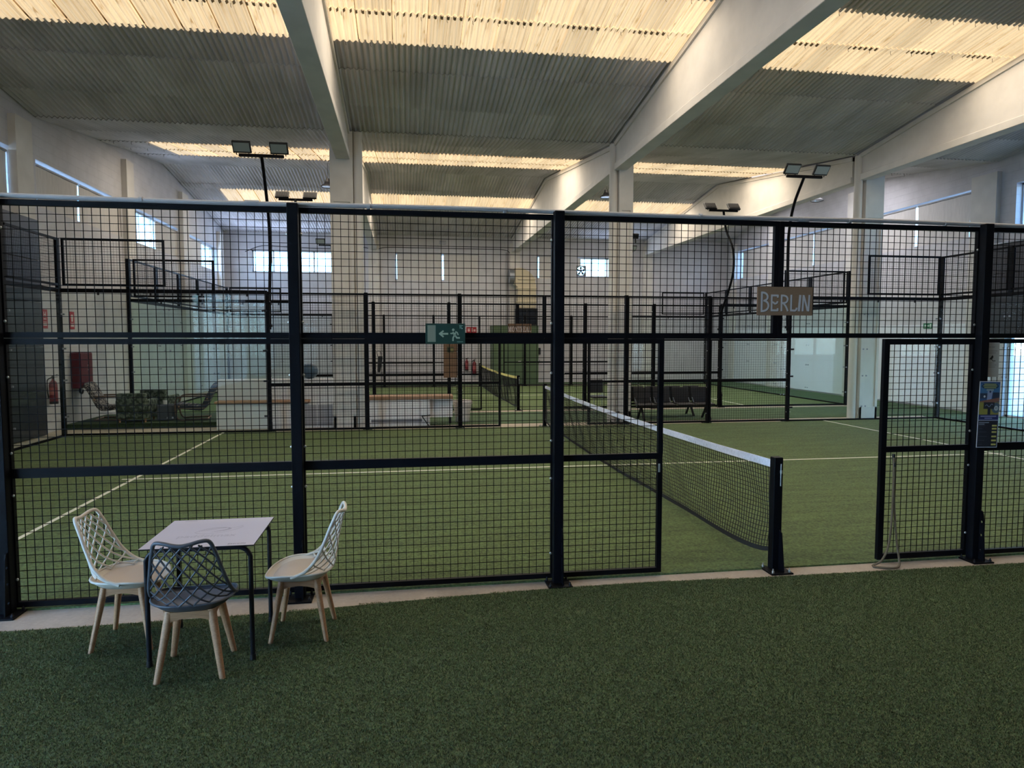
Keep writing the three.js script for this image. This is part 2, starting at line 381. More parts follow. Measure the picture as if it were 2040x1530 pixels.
sideBlind(true, 17.42, 19.5, 'pale roller blind on the left wall, just right of the large uncovered window');
sideBlind(true, 20.4, 22.3, 'pale roller blind on the left wall, left of the farthest uncovered window');
sideBlind(true, 2.2, 5.9, 'pale roller blind high on the left wall above the dark cladding, nearer one');
sideBlind(true, 5.95, 9.42, 'pale roller blind high on the left wall above the dark cladding, farther one');
sideBlind(false, 11.30, 13.22, 'pale creased roller blind on the right wall, nearest one above the corner mesh');
sideBlind(false, 13.32, 15.45, 'pale roller blind on the right wall, beside the right concrete column');
sideBlind(false, 16.4, 18.44, 'pale roller blind on the right wall, just left of the right concrete column');
sideBlind(false, 18.52, 20.5, 'pale roller blind on the right wall, right of the bowed lamp pole');
sideBlind(false, 21.5, 23.9, 'pale roller blind on the right wall, farthest one by the back corner');
const farBlind = (s0, s1, h0, label) => blind(label, { fabric: box(s0, s1, h0, 5.78, WF + 0.05, WF + 0.054), roller: rod(V(s0, 5.78, WF + 0.05), V(s1, 5.78, WF + 0.05), 0.025) });
farBlind(-3.42, -1.44, 4.58, 'pale roller blind on the back wall, left of its central bright slit');
farBlind(-1.36, 0.2, 4.58, 'pale roller blind on the back wall, right of its central bright slit');
farBlind(2.98, 3.68, 4.73, 'narrow pale roller blind on the back wall beside the metal duct');

// doors: a wide glazed gate on the left, out of frame, and the glazed side door at the right edge of the frame
{
  const o = new THREE.Group(); o.name = 'door_1'; o.userData.kind = 'structure'; scene.add(o);
  const [w0, w1, , h1] = leftDoor, fr = [box(SL - 0.2, SL - 0.12, h1 - 0.08, h1, w0, w1), box(SL - 0.2, SL - 0.12, 0, 0.08, w0, w1)];
  for (let k = 0; k <= 5; k++) fr.push(box(SL - 0.2, SL - 0.12, 0, h1, w0 + (w1 - w0 - 0.08) * k / 5, w0 + (w1 - w0 - 0.08) * k / 5 + 0.08));
  part('door_frame', fr, M.windowFrame, o);
  for (let k = 0; k < 5; k++) part('pane', box(SL - 0.164, SL - 0.156, 0.08, h1 - 0.08, w0 + (w1 - w0 - 0.08) * k / 5 + 0.08, w0 + (w1 - w0 - 0.08) * (k + 1) / 5), M.windowGlass, o);
  const d = new THREE.Group(); d.name = 'door_2'; d.userData.kind = 'structure'; scene.add(d);
  const [a, b, , t] = rightDoor, f2 = [box(SR + 0.12, SR + 0.2, t - 0.08, t, a, b), box(SR + 0.12, SR + 0.2, 0, 0.05, a, b)];
  for (let k = 0; k <= 3; k++) f2.push(box(SR + 0.12, SR + 0.2, 0, t, a + (b - a - 0.08) * k / 3, a + (b - a - 0.08) * k / 3 + 0.08));
  part('door_frame', f2, M.windowFrame, d);
  for (let k = 0; k < 3; k++) part('pane', box(SR + 0.156, SR + 0.164, 0.05, t - 0.08, a + (b - a - 0.08) * k / 3 + 0.08, a + (b - a - 0.08) * (k + 1) / 3), M.windowGlass, d);
}

// concrete beams: flat soffit, ridged top, webs set back from the flanges
const BEAMS = [-4.42, 1.85, 8.12];
for (const s of BEAMS) {
  const o = new THREE.Group();
  o.name = numbered('trim_5');
  o.userData.kind = 'structure';
  scene.add(o);
  for (const [a, m, b] of [[WN, -12.2, -4.55], [-4.25, 3, 10.25], [10.55, 18, WF]]) {
    const top = [[b, roofAt(b) - 0.03], [m, roofAt(m) - 0.03], [a, roofAt(a) - 0.03]];
    part('web', extrudeSide([[a, 5.96], [b, 5.96], ...top.filter(([w], i, l) => !i || w !== l[i - 1][0])], [], s - 0.11, s + 0.11), M.paint, o);
    part('bottom_flange', rbox(s - 0.15, s + 0.15, 5.9, 6.05, a, b, 0.012, 2), M.paint, o);
    const fl = [];
    for (let i = 0; i + 1 < top.length; i++) if (top[i][0] !== top[i + 1][0]) { const [w0, h0] = top[i + 1], [w1, h1] = top[i]; fl.push(extrudeSide([[w0, h0 - 0.1], [w1, h1 - 0.1], [w1, h1], [w0, h0]], [], s - 0.15, s + 0.15)); }
    part('top_flange', fl, M.paint, o);
  }
}
// concrete columns with a sunk panel and the rain pipe of the valley gutter
for (const [s0, s1, pipeS] of [[-4.70, -4.21, -4.11], [1.82, 2.16, 1.72], [8.12, 8.62, 8.0]]) {
  const o = new THREE.Group();
  o.name = numbered('trim_6');
  o.userData.kind = 'structure';
  scene.add(o);
  const w0 = 10.15, w1 = 10.62, e = 0.07;
  part('shaft', [box(s0, s1, 0, 6.5, w0 + 0.025, w1), rbox(s0, s0 + e, 0, 5.0, w0, w0 + 0.03, 0.008), rbox(s1 - e, s1, 0, 5.0, w0, w0 + 0.03, 0.008), rbox(s0, s1, 4.98, 6.05, w0, w0 + 0.03, 0.008), rbox(s0, s1, 0, 0.3, w0, w0 + 0.03, 0.008)], M.paint, o);
  part('rain_pipe', rod(V(pipeS, 0, w0 + 0.13), V(pipeS, 6.5, w0 + 0.13), 0.1, 0.1, 20), M.paint, o);
}

// roof: corrugated sheets row by row between the beams
const PITCH = 0.104, AMP = 0.019;
const corrCache = new Map();
function corrugated(width, len) {
  const key = width.toFixed(3) + '/' + len.toFixed(3);
  if (corrCache.has(key)) return corrCache.get(key);
  const n = Math.round(width / PITCH * 8), p = [], nn = [], uv = [], idx = [], t = 0.006;
  const y = (x) => AMP * Math.cos(x / PITCH * 2 * Math.PI), dy = (x) => -AMP * 2 * Math.PI / PITCH * Math.sin(x / PITCH * 2 * Math.PI);
  for (const side of [0, 1]) {
    const at = p.length / 3;
    for (let k = 0; k <= n; k++) {
      const x = width * k / n, l = Math.hypot(1, dy(x)), sg = side ? 1 : -1;
      for (const z of [0, -len]) { p.push(x, y(x) + (side ? t : 0), z); nn.push(-sg * dy(x) / l, sg / l, 0); uv.push(x, -z); }
    }
    for (let k = 0; k < n; k++) { const a = at + 2 * k; side ? idx.push(a, a + 2, a + 1, a + 1, a + 2, a + 3) : idx.push(a, a + 1, a + 2, a + 1, a + 3, a + 2); }
  }
  for (const [z, sg] of [[0, 1], [-len, -1]]) {  // cut ends
    const at = p.length / 3;
    for (let k = 0; k <= n; k++) { const x = width * k / n; for (const u of [0, t]) { p.push(x, y(x) + u, z); nn.push(0, 0, sg); uv.push(x, u); } }
    for (let k = 0; k < n; k++) { const a = at + 2 * k; sg > 0 ? idx.push(a, a + 2, a + 1, a + 1, a + 2, a + 3) : idx.push(a, a + 1, a + 2, a + 1, a + 3, a + 2); }
  }
  const g = new THREE.BufferGeometry();
  g.setAttribute('position', new THREE.Float32BufferAttribute(p, 3));
  g.setAttribute('normal', new THREE.Float32BufferAttribute(nn, 3));
  g.setAttribute('uv', new THREE.Float32BufferAttribute(uv, 2));
  g.setIndex(idx);
  corrCache.set(key, g);
  return g;
}
const ceiling = new THREE.Group();
ceiling.name = 'ceiling';
ceiling.userData.kind = 'structure';
scene.add(ceiling);
const BAYS = [[SL, -4.42], [-4.42, 1.85], [1.85, 8.12], [8.12, SR]];
function roofPiece(name, mat, s0, s1, wa, wb, lift) {
  const ha = roofAt(wa), hb = roofAt(wb), len = Math.hypot(wb - wa, hb - ha);
  const m = part(name, corrugated(s1 - s0, len), mat, ceiling);
  m.position.copy(V(s0, ha + AMP + lift, wa));
  m.rotation.x = Math.atan2(hb - ha, wb - wa);
  return m;
}
// rows from eave to ridge of every slope: [w near, w far, skylight?]
const ROWS = [
  [-12.2, -10.0, 0], [-10.0, -8.2, 0], [-8.2, -6.3, 0], [-6.3, -4.4, 0],
  [-4.4, -3.2, 0], [-3.2, -1.85, 0], [-1.85, -0.88, 0], [-0.88, -0.05, 1], [-0.05, 0.9, 1], [0.9, 3.0, 0],
  [3.0, 5.1, 0], [5.1, 6.05, 1], [6.05, 6.88, 1], [6.88, 7.85, 0], [7.85, 9.2, 0], [9.2, 10.4, 0],
  [10.4, 11.9, 0], [11.9, 13.5, 0], [13.5, 14.62, 1], [14.62, 15.88, 1], [15.88, 18.0, 0],
  [18.0, 19.85, 0], [19.85, 20.24, 0], [20.24, 21.7, 1], [21.7, 22.5, 0], [22.5, 24.0, 0], [24.0, 25.8, 0],
];
const SHEET = PITCH * 5.5;
const hooks = [];
ROWS.forEach(([wa, wb, lightRow], r) => {
  const upFar = roofAt(wb) > roofAt(wa), a = upFar ? wa : wa - 0.06, b = upFar ? wb + 0.06 : wb;
  // overlap towards the ridge and lie under the next sheet
  const over = (r % 2) * 0.017;
  BAYS.forEach(([s0, s1], bay) => {
    let l = s0, e = s1;
    if (lightRow && (bay < 3 || wa > 13)) {
      const ls = bay === 0 ? -9.5 : s0;
      if (bay === 0) roofPiece('roof_sheet', M.roof[r % 2], s0, ls, a, b, over);
      if (bay === 3) { roofPiece('roof_sheet', M.roof[r % 2], 11.1, e, a, b, over); e = 11.1; }
      let k = 0;
      for (let s = ls; s < e - 0.01; s += SHEET, k++) roofPiece('skylight_sheet', (bay === 3 ? M.clearSheet : M.skylight[(k * 3 + r * 2 + bay) % 4]), s, Math.min(e, s + SHEET) - 0.012, a, b, over);
      if (!ROWS[r + 1]?.[2] || roofAt(wb) < roofAt(wa)) { const e0 = ROWS[r + 1]?.[2] ? wb : null; if (e0) roofPiece('lap_strip', M.lap, ls + 0.01, e - 0.15, wb - 0.05, wb + 0.03, over - 0.012); }
      if (ROWS[r + 1]?.[2] && roofAt(wb) > roofAt(wa)) roofPiece('lap_strip', M.lap, ls + 0.01, e - 0.15, wb - 0.02, wb + 0.03, over - 0.012);
    } else roofPiece('roof_sheet', M.roof[(r + bay) % 2], l, e, a, b, over);
    // hook bolts through the laps
    if ((lightRow || ROWS[r + 1]?.[2]) && wb > 3.2) for (let s = s0 + 0.35; s < e - 0.2; s += PITCH * 4) { const h = roofAt(wb) - 0.004; hooks.push(rod(V(s, h + 0.02, wb), V(s, h - 0.035, wb), 0.004, 0.004, 5), rod(V(s, h - 0.035, wb), V(s + 0.012, h - 0.05, wb), 0.004, 0.004, 5)); }
  });
});
tag(part('hook_bolt', hooks, M.castIron, ceiling), null, null, null, 'stuff');
// closed outer roof skin above the sheets, so that daylight enters only through skylights and windows
for (let i = 0; i < 5; i++) {
  const k = [-12.5, -4.4, 3.0, 10.4, 18.0, 25.9];
  const g = extrudeSide([[k[i], roofAt(k[i]) + 0.12], [k[i + 1], roofAt(k[i + 1]) + 0.12], [k[i + 1], roofAt(k[i + 1]) + 0.2], [k[i], roofAt(k[i]) + 0.2]], [], SL - 0.35, SR + 0.35);
  structure('ceiling_deck', g, M.concrete).name = numbered('ceiling_1');
}
// light of the skylights, just under their faces
for (const [wa, wb] of [[-0.88, 0.9], [5.1, 6.88], [13.5, 15.88], [20.24, 21.7]]) for (let bay = 0; bay < 3; bay++) {
  const s0 = bay === 0 ? -9.3 : BAYS[bay][0] + 0.4, s1 = BAYS[bay][1] - 0.4, ha = roofAt(wa), hb = roofAt(wb), len = Math.hypot(wb - wa, hb - ha);
  const n = V(0, -(wb - wa) / len, (hb - ha) / len);
  areaLight('skylight_daylight', [1, 0.88, 0.73], SKYLIGHT_POWER * [0.6, 1, 1][bay] * (wa > 10 ? 1.3 : 1), s1 - s0, len, V((s0 + s1) / 2, (ha + hb) / 2, (wa + wb) / 2).addScaledVector(n, 0.03), n);
}
for (const [wa, wb] of [[13.5, 15.88], [20.24, 21.7]]) {
  const ha = roofAt(wa), hb = roofAt(wb), len = Math.hypot(wb - wa, hb - ha), n = V(0, -(wb - wa) / len, (hb - ha) / len);
  areaLight('skylight_daylight', [0.93, 0.92, 1.0], SKYLIGHT_POWER * 1.5, 2.75, len, V((8.3 + 11.05) / 2, (ha + hb) / 2, (wa + wb) / 2).addScaledVector(n, 0.03), n);
}
// light of the uncovered windows and of the glazed doors
areaLight('window_daylight', WINDOW_COLOR, WINDOW_POWER, 1.9, 0.9, V(SL + 0.02, 5.22, 16.45), V(1, 0, 0));
areaLight('window_daylight', WINDOW_COLOR, WINDOW_POWER, 1.9, 0.9, V(SL + 0.02, 5.22, 23.3), V(1, 0, 0));
areaLight('window_daylight', WINDOW_COLOR, WINDOW_POWER, 3.3, 0.9, V(-7.85, 5.35, WF - 0.02), V(0, 0, -1));
areaLight('window_daylight', WINDOW_COLOR, WINDOW_POWER, 1.8, 0.8, V(6.0, 5.3, WF - 0.02), V(0, 0, -1));
areaLight('door_daylight', WINDOW_COLOR, 5, 8.2, 4.1, V(SL + 0.02, 2.1, -5.35), V(1, 0, 0));
areaLight('door_daylight', [0.78, 0.84, 1.0], 5, 4.3, 2.0, V(SR - 0.02, 1.05, 7.8), V(-1, 0, 0));

// outside: pale ground and a palm before the back windows
structure('ground_outside', box(-80, 80, -0.4, -0.26, -60, 110), M.ground).name = 'floor_1';
{
  const o = thing('palm_tree', 'dark green palm seen through the left back window', 'tree', V(-7.2, -0.26, 33));
  part('trunk', rod(new THREE.Vector3(0, 0, 0), new THREE.Vector3(0.1, 5.4, 0), 0.22, 0.15, 12), M.bark, o);
  for (let k = 0; k < 15; k++) {
    const a = k * 2.4, el = 0.9 - (k % 5) * 0.28, L = 1.7, w = new Wires(), pts = [];
    for (let i = 0; i <= 10; i++) { const t = i / 10, r = L * t; pts.push(new THREE.Vector3(0.1 + Math.cos(a) * r * Math.cos(el * (1 - t * 0.6)), 5.4 + Math.sin(el) * r - 0.75 * t * t, Math.sin(a) * r * Math.cos(el * (1 - t * 0.6)))); }
    w.line(pts, 0.03);
    for (let i = 1; i <= 10; i++) for (const sg of [-1, 1]) { const t = i / 10, l = 0.42 * Math.sin(Math.PI * (0.15 + 0.8 * t)); w.seg(pts[i], pts[i].clone().add(new THREE.Vector3(-Math.sin(a) * sg * l + Math.cos(a) * 0.2, -0.22, Math.cos(a) * sg * l + Math.sin(a) * 0.2)), 0.035); }
    part('frond', w.build(), M.palm, o);
  }
}

// ---------------------------------------------------------------- turf
const EDGE = (s) => { const k = [[-9, -0.36], [-5.5, -0.335], [-4.05, -0.29], [-3.2, -0.21], [-2.6, -0.16], [-1.8, -0.12], [-1.1, -0.11], [-0.3, -0.15], [1.6, -0.17], [12, -0.17]]; for (let i = 0; i + 1 < k.length; i++) if (s <= k[i + 1][0]) return k[i][1] + (s - k[i][0]) * (k[i + 1][1] - k[i][1]) / (k[i + 1][0] - k[i][0]); return -0.17; };
{
  const pts = [];
  for (let s = -10.5; s <= 11.9; s += 0.35) pts.push([s, EDGE(s) - 0.004]);
  const sh = new THREE.Shape([...pts.map(([s, w]) => new THREE.Vector2(s, w)), new THREE.Vector2(11.9, -12), new THREE.Vector2(-10.5, -12)]);
  const g = new THREE.ExtrudeGeometry(sh, { depth: 0.006, bevelEnabled: false });
  g.rotateX(-Math.PI / 2);
  structure('turf_backing', metres(g), M.grassBase).name = 'floor_2';
  // tufted pile: tiles of single blades
  const p = [], n = [], c = [];
  for (let i = 0; i < 9500; i++) {
    const x = rnd() * 0.5, z = rnd() * 0.5, a = rnd() * 6.283, h = 0.004 + rnd() * 0.006, lean = 0.3 + rnd() * 1.1, la = rnd() * 6.283, b = 0.0013 + rnd() * 0.0010;
    const dx = Math.cos(a) * b, dz = Math.sin(a) * b, tx = x + Math.cos(la) * h * lean, tz = z + Math.sin(la) * h * lean;
    p.push(x - dx, 0.004, z - dz, x + dx, 0.004, z + dz, tx, 0.004 + h, tz);
    const nx = Math.cos(la) * 0.5, nz = Math.sin(la) * 0.5, l = Math.hypot(nx, 1, nz);
    for (let k = 0; k < 3; k++) n.push(nx / l, 1 / l, nz / l);
    const t = rnd(), v = 0.55 + 0.75 * rnd(), col = t < 0.14 ? [0.20, 0.21, 0.09] : t < 0.5 ? [0.084, 0.165, 0.056] : [0.110, 0.188, 0.064];
    for (let k = 0; k < 3; k++) c.push(...col.map((q) => q * v));
  }
  const tile = new THREE.BufferGeometry();
  tile.setAttribute('position', new THREE.Float32BufferAttribute(p, 3));
  tile.setAttribute('normal', new THREE.Float32BufferAttribute(n, 3));
  tile.setAttribute('color', new THREE.Float32BufferAttribute(c, 3));
  tile.translate(-0.25, 0, -0.25);
  const spots = [];
  for (let s = -7.25; s < 5.5; s += 0.5) for (let k = 0; k < 10; k++) spots.push([s, EDGE(s) - 0.25 - k * 0.5]);
  const o = new THREE.InstancedMesh(tile, M.blade, spots.length), mtx = new THREE.Matrix4();
  spots.forEach(([s, w], i) => { mtx.makeRotationY(Math.floor(rnd() * 4) * Math.PI / 2); mtx.setPosition(s, 0.003, -w); o.setMatrixAt(i, mtx); });
  o.name = 'grass';
  scene.add(tag(o, 'short dark green artificial grass pile covering the foreground floor', 'grass', null, 'stuff'));
}
structure('aisle_turf', box(-7.0, 12.0, 0, 0.012, 10.5, 13.0), M.aisle).name = 'floor_3';
structure('back_turf', box(-10.6, 12.0, 0, 0.012, 23.75, 25.48), M.aisle).name = 'floor_4';
structure('end_turf', box(10.15, 12.0, 0, 0.012, 0, 10.4), M.aisle).name = 'floor_5';
structure('end_turf', box(10.15, 12.0, 0, 0.012, 13.1, 23.7), M.aisle).name = 'floor_6';

// ---------------------------------------------------------------- padel courts
const P2 = 1.924, P4 = 3.953, DEPTH = 9.86, GLASS_H = 3.0, TOP_H = 4.03, CW = 0.0585, CH = 0.0555;
function wires(W, at, a0, a1, h0, h1, t = 0.0034) {  // at(a, h) -> point in the panel's plane
  const na = Math.round((a1 - a0) / CW), nh = Math.round((h1 - h0) / CH);
  for (let k = 1; k < na; k++) { const a = a0 + (a1 - a0) * k / na; W.seg(at(a, h0), at(a, h1), t); }
  for (let k = 1; k < nh; k++) { const h = h0 + (h1 - h0) * k / nh; W.seg(at(a0, h), at(a1, h), t); }
}
function courtFence(label, w, out, courtTag) {
  const o = thing('court_fence', label, 'fence');
  const d = (x) => w + out * x;
  const fb = (s0, s1, h0, h1, x0, x1, r) => { const [a, b] = [d(x0), d(x1)].sort((p, q) => p - q); return r ? rbox(s0, s1, h0, h1, a, b, r, 1) : box(s0, s1, h0, h1, a, b); };
  const near = out < 0;
  const post = (s, h = 3.0, foot = true) => {
    const m = part('post', fb(s - 0.04, s + 0.04, foot ? 0 : 2.0, h, -0.034, 0.04, 0.006), M.steel, o);
    if (!foot) return m;
    part('base_plate', fb(s - 0.1, s + 0.1, 0, 0.014, -0.055, 0.135, 0.004), M.steel, m);
    const sh = new THREE.Shape([[0.03, 0.012], [0.105, 0.012], [0.075, 0.42], [0.062, 0.455], [0.03, 0.47]].map(([x, h]) => new THREE.Vector2(d(x), h)));
    for (const hh of [0.1, 0.24, 0.36]) { const hole = new THREE.Path(); hole.absarc(d(0.058), hh, 0.012, 0, Math.PI * 2, true); sh.holes.push(hole); }
    const g = new THREE.ExtrudeGeometry(sh, { depth: 0.01, bevelEnabled: false, curveSegments: 8 });
    g.rotateY(Math.PI / 2); g.translate(s + 0.022, 0, 0);
    part('gusset', g, M.steel, m);
    for (const [ds, x] of [[-0.08, 0.11], [0.08, 0.11], [-0.08, -0.035], [0.08, -0.035]]) part('anchor_bolt', [rod(V(s + ds, 0.012, d(x)), V(s + ds, 0.03, d(x)), 0.011, 0.011, 6), rod(V(s + ds, 0.03, d(x)), V(s + ds, 0.042, d(x)), 0.006, 0.006, 6)], M.castIron, m);
    return m;
  };
  const panel = (s0, s1, h0, h1, mids = [], f = 0.04) => {
    const g = [fb(s0, s0 + f, h0, h1, -0.074, -0.036), fb(s1 - f, s1, h0, h1, -0.074, -0.036), fb(s0 + f, s1 - f, h0, h0 + f, -0.074, -0.036), fb(s0 + f, s1 - f, h1 - f, h1, -0.074, -0.036)];
    for (const [m0, m1] of mids) g.push(fb(s0 + f, s1 - f, m0, m1, -0.074, -0.036));
    const m = part('mesh_panel', g, M.steel, o), W = new Wires(), cuts = [h0 + f, ...mids.flat(), h1 - f];
    for (let k = 0; k < cuts.length; k += 2) wires(W, (a, h) => V(a, h, d(-0.055)), s0 + f, s1 - f, cuts[k], cuts[k + 1], w === 0 ? 0.0044 : 0.0034);
    tag(part('wire_mesh', W.build(), M.wire, m), null, null, null, 'stuff');
    return m;
  };
  const bolts = (s, side) => { for (const h of [0.24, 0.86, 1.17, 1.72, 2.12, 2.78]) { const g = new THREE.SphereGeometry(0.011, 8, 6); g.scale(1, 1, 0.6); g.translate(...V(s + side * 0.05, h, d(-0.034)).toArray()); part('bolt', g, M.bolt, o); } };
  const spans = [[-6, -P4], [-P4, -P2], [P2, P4], [P4, 6]];
  for (const s of [-6, -P4, -P2, P2, P4, 6]) { post(s); bolts(s, -1); bolts(s, 1); }
  for (const [a, b] of spans) { panel(a + 0.008, b - 0.008, 2.003, 2.98); panel(a + 0.008, b - 0.008, 0.03, 1.995, [[0.985, 1.055]]); }
  panel(-P2 + 0.008, -0.018, 2.003, 2.98);
  panel(-0.012, P2 - 0.008, 2.003, 2.98);
  panel(-P2 + 0.008, -1.02, 0.03, 1.995, [[0.995, 1.045]], 0.04);
  panel(1.0, P2 - 0.008, 0.03, 1.995, [[0.995, 1.045]], 0.05);
  // glass returns with a mesh panel above the corner
  for (const g of [-1, 1]) {
    const s6 = g * 6, s8 = g * 8, s10 = g * 10, lo = Math.min(s6, s10), hi = Math.max(s6, s10);
    part('bottom_rail', fb(lo, hi, 0, 0.05, -0.045, -0.005), M.steel, o);
    part('top_rail', fb(lo, hi, 2.94, 3.02, -0.045, -0.0), M.steel, o);
    for (const [a, b] of [[Math.min(s6, s8), Math.max(s6, s8)], [Math.min(s8, s10), Math.max(s8, s10)]]) part('glass_pane', fb(a + 0.006 + (a === -6 || a === 6 ? 0.05 : 0), b - 0.006 - (b === -6 ? 0.05 : 0), 0.03, 2.95, -0.031, -0.019), M.glass, o);
    for (const h of [0.35, 1.1, 1.75, 2.1, 2.6]) {
      part('glass_clamp', fb(s6 + g * 0.06 - 0.05, s6 + g * 0.06 + 0.05, h - 0.02, h + 0.02, -0.045, -0.032, 0.004), M.castIron, o);
      for (const e of [-0.05, 0.05]) part('glass_clamp', fb(s8 + e - 0.018, s8 + e + 0.018, h - 0.018, h + 0.018, -0.045, -0.031, 0.004), M.zinc, o);
    }
    for (const k of [0.4, 1.3, 2.3, 3.3]) part('rail_clip', fb(s6 + g * k - 0.02, s6 + g * k + 0.02, 2.89, 2.95, -0.05, -0.032, 0.004), M.castIron, o);
    panel(Math.min(s8, s10 - g * 0.05), Math.max(s8, s10 - g * 0.05), 3.07, TOP_H, [], 0.045);
  }
  return o;
}
function courtEnd(label, s, w0) {
  const o = thing('glass_end_wall', label, 'glass wall');
  const g = Math.sign(s), w1 = w0 + DEPTH, x = (k) => s + g * k;
  const eb = (x0, x1, h0, h1, a, b, r) => { const [p, q] = [x(x0), x(x1)].sort((m, n) => m - n); return r ? rbox(p, q, h0, h1, a, b, r, 1) : box(p, q, h0, h1, a, b); };
  part('bottom_rail', eb(0, 0.04, 0, 0.05, w0, w1), M.steel, o);
  part('top_rail', eb(0, 0.05, 2.94, 3.02, w0, w1), M.steel, o);
  for (let k = 0; k <= 5; k++) {
    const w = w0 + DEPTH * k / 5, corner = k === 0 || k === 5, p = part('post', eb(0.02, 0.1, corner ? 0 : 2.94, TOP_H, w - 0.04, w + 0.04, 0.006), M.steel, o);
    if (corner) part('base_plate', eb(-0.02, 0.17, 0, 0.014, w - 0.1, w + 0.1, 0.004), M.steel, p);
    if (k < 5) {
      const v = w0 + DEPTH * (k + 1) / 5;
      part('glass_pane', eb(0.004, 0.016, 0.03, 2.95, w + 0.004, v - 0.004), M.glass, o);
      const f = 0.045, a = w + 0.045, b = v - 0.045, m = part('mesh_panel', [eb(0.02, 0.055, 3.07, 3.07 + f, a, b), eb(0.02, 0.055, TOP_H - f, TOP_H, a, b), eb(0.02, 0.055, 3.07, TOP_H, a, a + f), eb(0.02, 0.055, 3.07, TOP_H, b - f, b)], M.steel, o);
      const W = new Wires();
      wires(W, (q, h) => V(x(0.04), h, q), a + f, b - f, 3.07 + f, TOP_H - f);
      tag(part('wire_mesh', W.build(), M.wire, m), null, null, null, 'stuff');
    }
    for (const h of [0.4, 1.15, 1.8, 2.5]) for (const e of [-0.06, 0.06]) part('glass_clamp', eb(-0.012, 0.02, h - 0.018, h + 0.018, w + e - 0.018, w + e + 0.018, 0.004), M.zinc, o);
  }
  return o;
}
function padelNet(label, w0, bandMat) {
  const o = thing('padel_net', label, 'net');
  const L = DEPTH - 0.1, a0 = 0.06, top = (t) => 0.93 - 0.06 * (1 - (2 * t - 1) ** 2), bot = (t) => 0.05 + 0.12 * Math.pow(Math.abs(2 * t - 1), 14) + 0.02 * Math.sin(t * 9);
  const bulge = (t, u) => 0.03 * Math.sin(Math.PI * u) * Math.sin(t * 26) * Math.exp(-t * 2.5) + 0.02 * Math.sin(t * 7 + u * 2) * u * (1 - u) * 4 + 0.008 * Math.sin(t * 95 + u * 9) * u * (1 - u) * 4;
  const at = (t, u) => V(bulge(t, u), top(t) - 0.02 + (bot(t) - top(t) + 0.02) * u, w0 + a0 + (L - a0) * t);  // u: 0 top, 1 bottom
  for (const [n, w] of [[0, w0 - 0.01], [1, w0 + DEPTH - 0.07]]) {
    const p = part('net_post', rbox(-0.035, 0.045, 0, 0.985, w, w + 0.08, 0.008, 2), M.steel, o);
    part('base_plate', rbox(-0.1, 0.1, 0, 0.014, w - (n ? 0.02 : 0.11), w + (n ? 0.19 : 0.1), 0.004, 1), M.steel, p);
    const sg = n ? 1 : -1, wf = n ? w + 0.08 : w;
    const sh = new THREE.Shape([[0, 0.012], [0.085, 0.012], [0.035, 0.34], [0, 0.36]].map(([x, h]) => new THREE.Vector2(wf + sg * x, h)));
    const g = new THREE.ExtrudeGeometry(sh, { depth: 0.01, bevelEnabled: false });
    g.rotateY(Math.PI / 2); g.translate(0.02, 0, 0);
    part('gusset', g, M.steel, p);
    for (const [s, ww] of [[-0.075, w - 0.085], [0.075, w - 0.085], [-0.075, w + 0.08], [0.075, w + 0.08]]) part('anchor_bolt', [rod(V(s, 0.012, n ? ww + 0.085 : ww), V(s, 0.032, n ? ww + 0.085 : ww), 0.012, 0.012, 6), rod(V(s, 0.03, n ? ww + 0.085 : ww), V(s, 0.05, n ? ww + 0.085 : ww), 0.006, 0.006, 6)], M.bolt, p);
    if (!n) {
      part('winch_slot', [rod(V(0.022, 0.74, w - 0.004), V(0.022, 0.93, w - 0.004), 0.005, 0.005, 6), rod(V(0.022, 0.85, w - 0.008), V(0.022, 0.875, w - 0.008), 0.011, 0.011, 8)], M.bolt, p);
    }
  }
  const W = new Wires(), nt = 205, nu = 19;
  for (let k = 0; k <= nt; k++) { const pts = []; for (let j = 0; j <= 10; j++) pts.push(at(k / nt, j / 10)); W.line(pts, 0.0046); }
  for (let j = 1; j <= nu; j++) { const pts = []; for (let k = 0; k <= nt; k += 2.5) pts.push(at(Math.min(1, k / nt), j / (nu + 1))); pts.push(at(1, j / (nu + 1))); W.line(pts, 0.0046); }
  tag(part('net_mesh', W.build(), M.net, o), null, null, null, 'stuff');
  const band = (hA, hB, half, mat, name, fn) => {  // folded strip along the net
    const g = new THREE.BoxGeometry(1, 1, 1, 1, 1, 60), p = g.attributes.position, uv = g.attributes.uv;
    for (let i = 0; i < p.count; i++) {
      const t = 0.5 - p.getZ(i), q = fn(t), up = p.getY(i) > 0;
      const w = up ? half * 0.6 : half;
      p.setXYZ(i, q.x + p.getX(i) * 2 * w + 0.004 * Math.sin(t * 40 + (up ? 0 : 1)), q.y + (up ? hA : hB), q.z);
      uv.setXY(i, (t * L) % 50, up ? 0.06 : 0);
    }
    g.computeVertexNormals();
    return part(name, g, mat, o);
  };
  band(0.022, -0.045, 0.006, bandMat, 'headband', (t) => at(t, 0).add(new THREE.Vector3(0, 0.018, 0)));
  band(0.022, -0.018, 0.008, M.net, 'bottom_hem', (t) => at(t, 1));
  part('side_hem', [rod(at(0, 0.02), at(0, 1), 0.011, 0.011, 8), rod(at(1, 0.02), at(1, 1), 0.011, 0.011, 8)], M.net, o);
  part('strap', [rod(at(0, 0.05), at(0, 0.05).add(V(0, 0.01, -0.05)), 0.006, 0.006, 6), rod(at(0, 0.97), at(0, 0.97).add(V(0, 0.04, -0.05)), 0.006, 0.006, 6), rod(at(1, 0.05), at(1, 0.05).add(V(0, 0.01, 0.05)), 0.006, 0.006, 6)], M.net, o);
  return o;
}
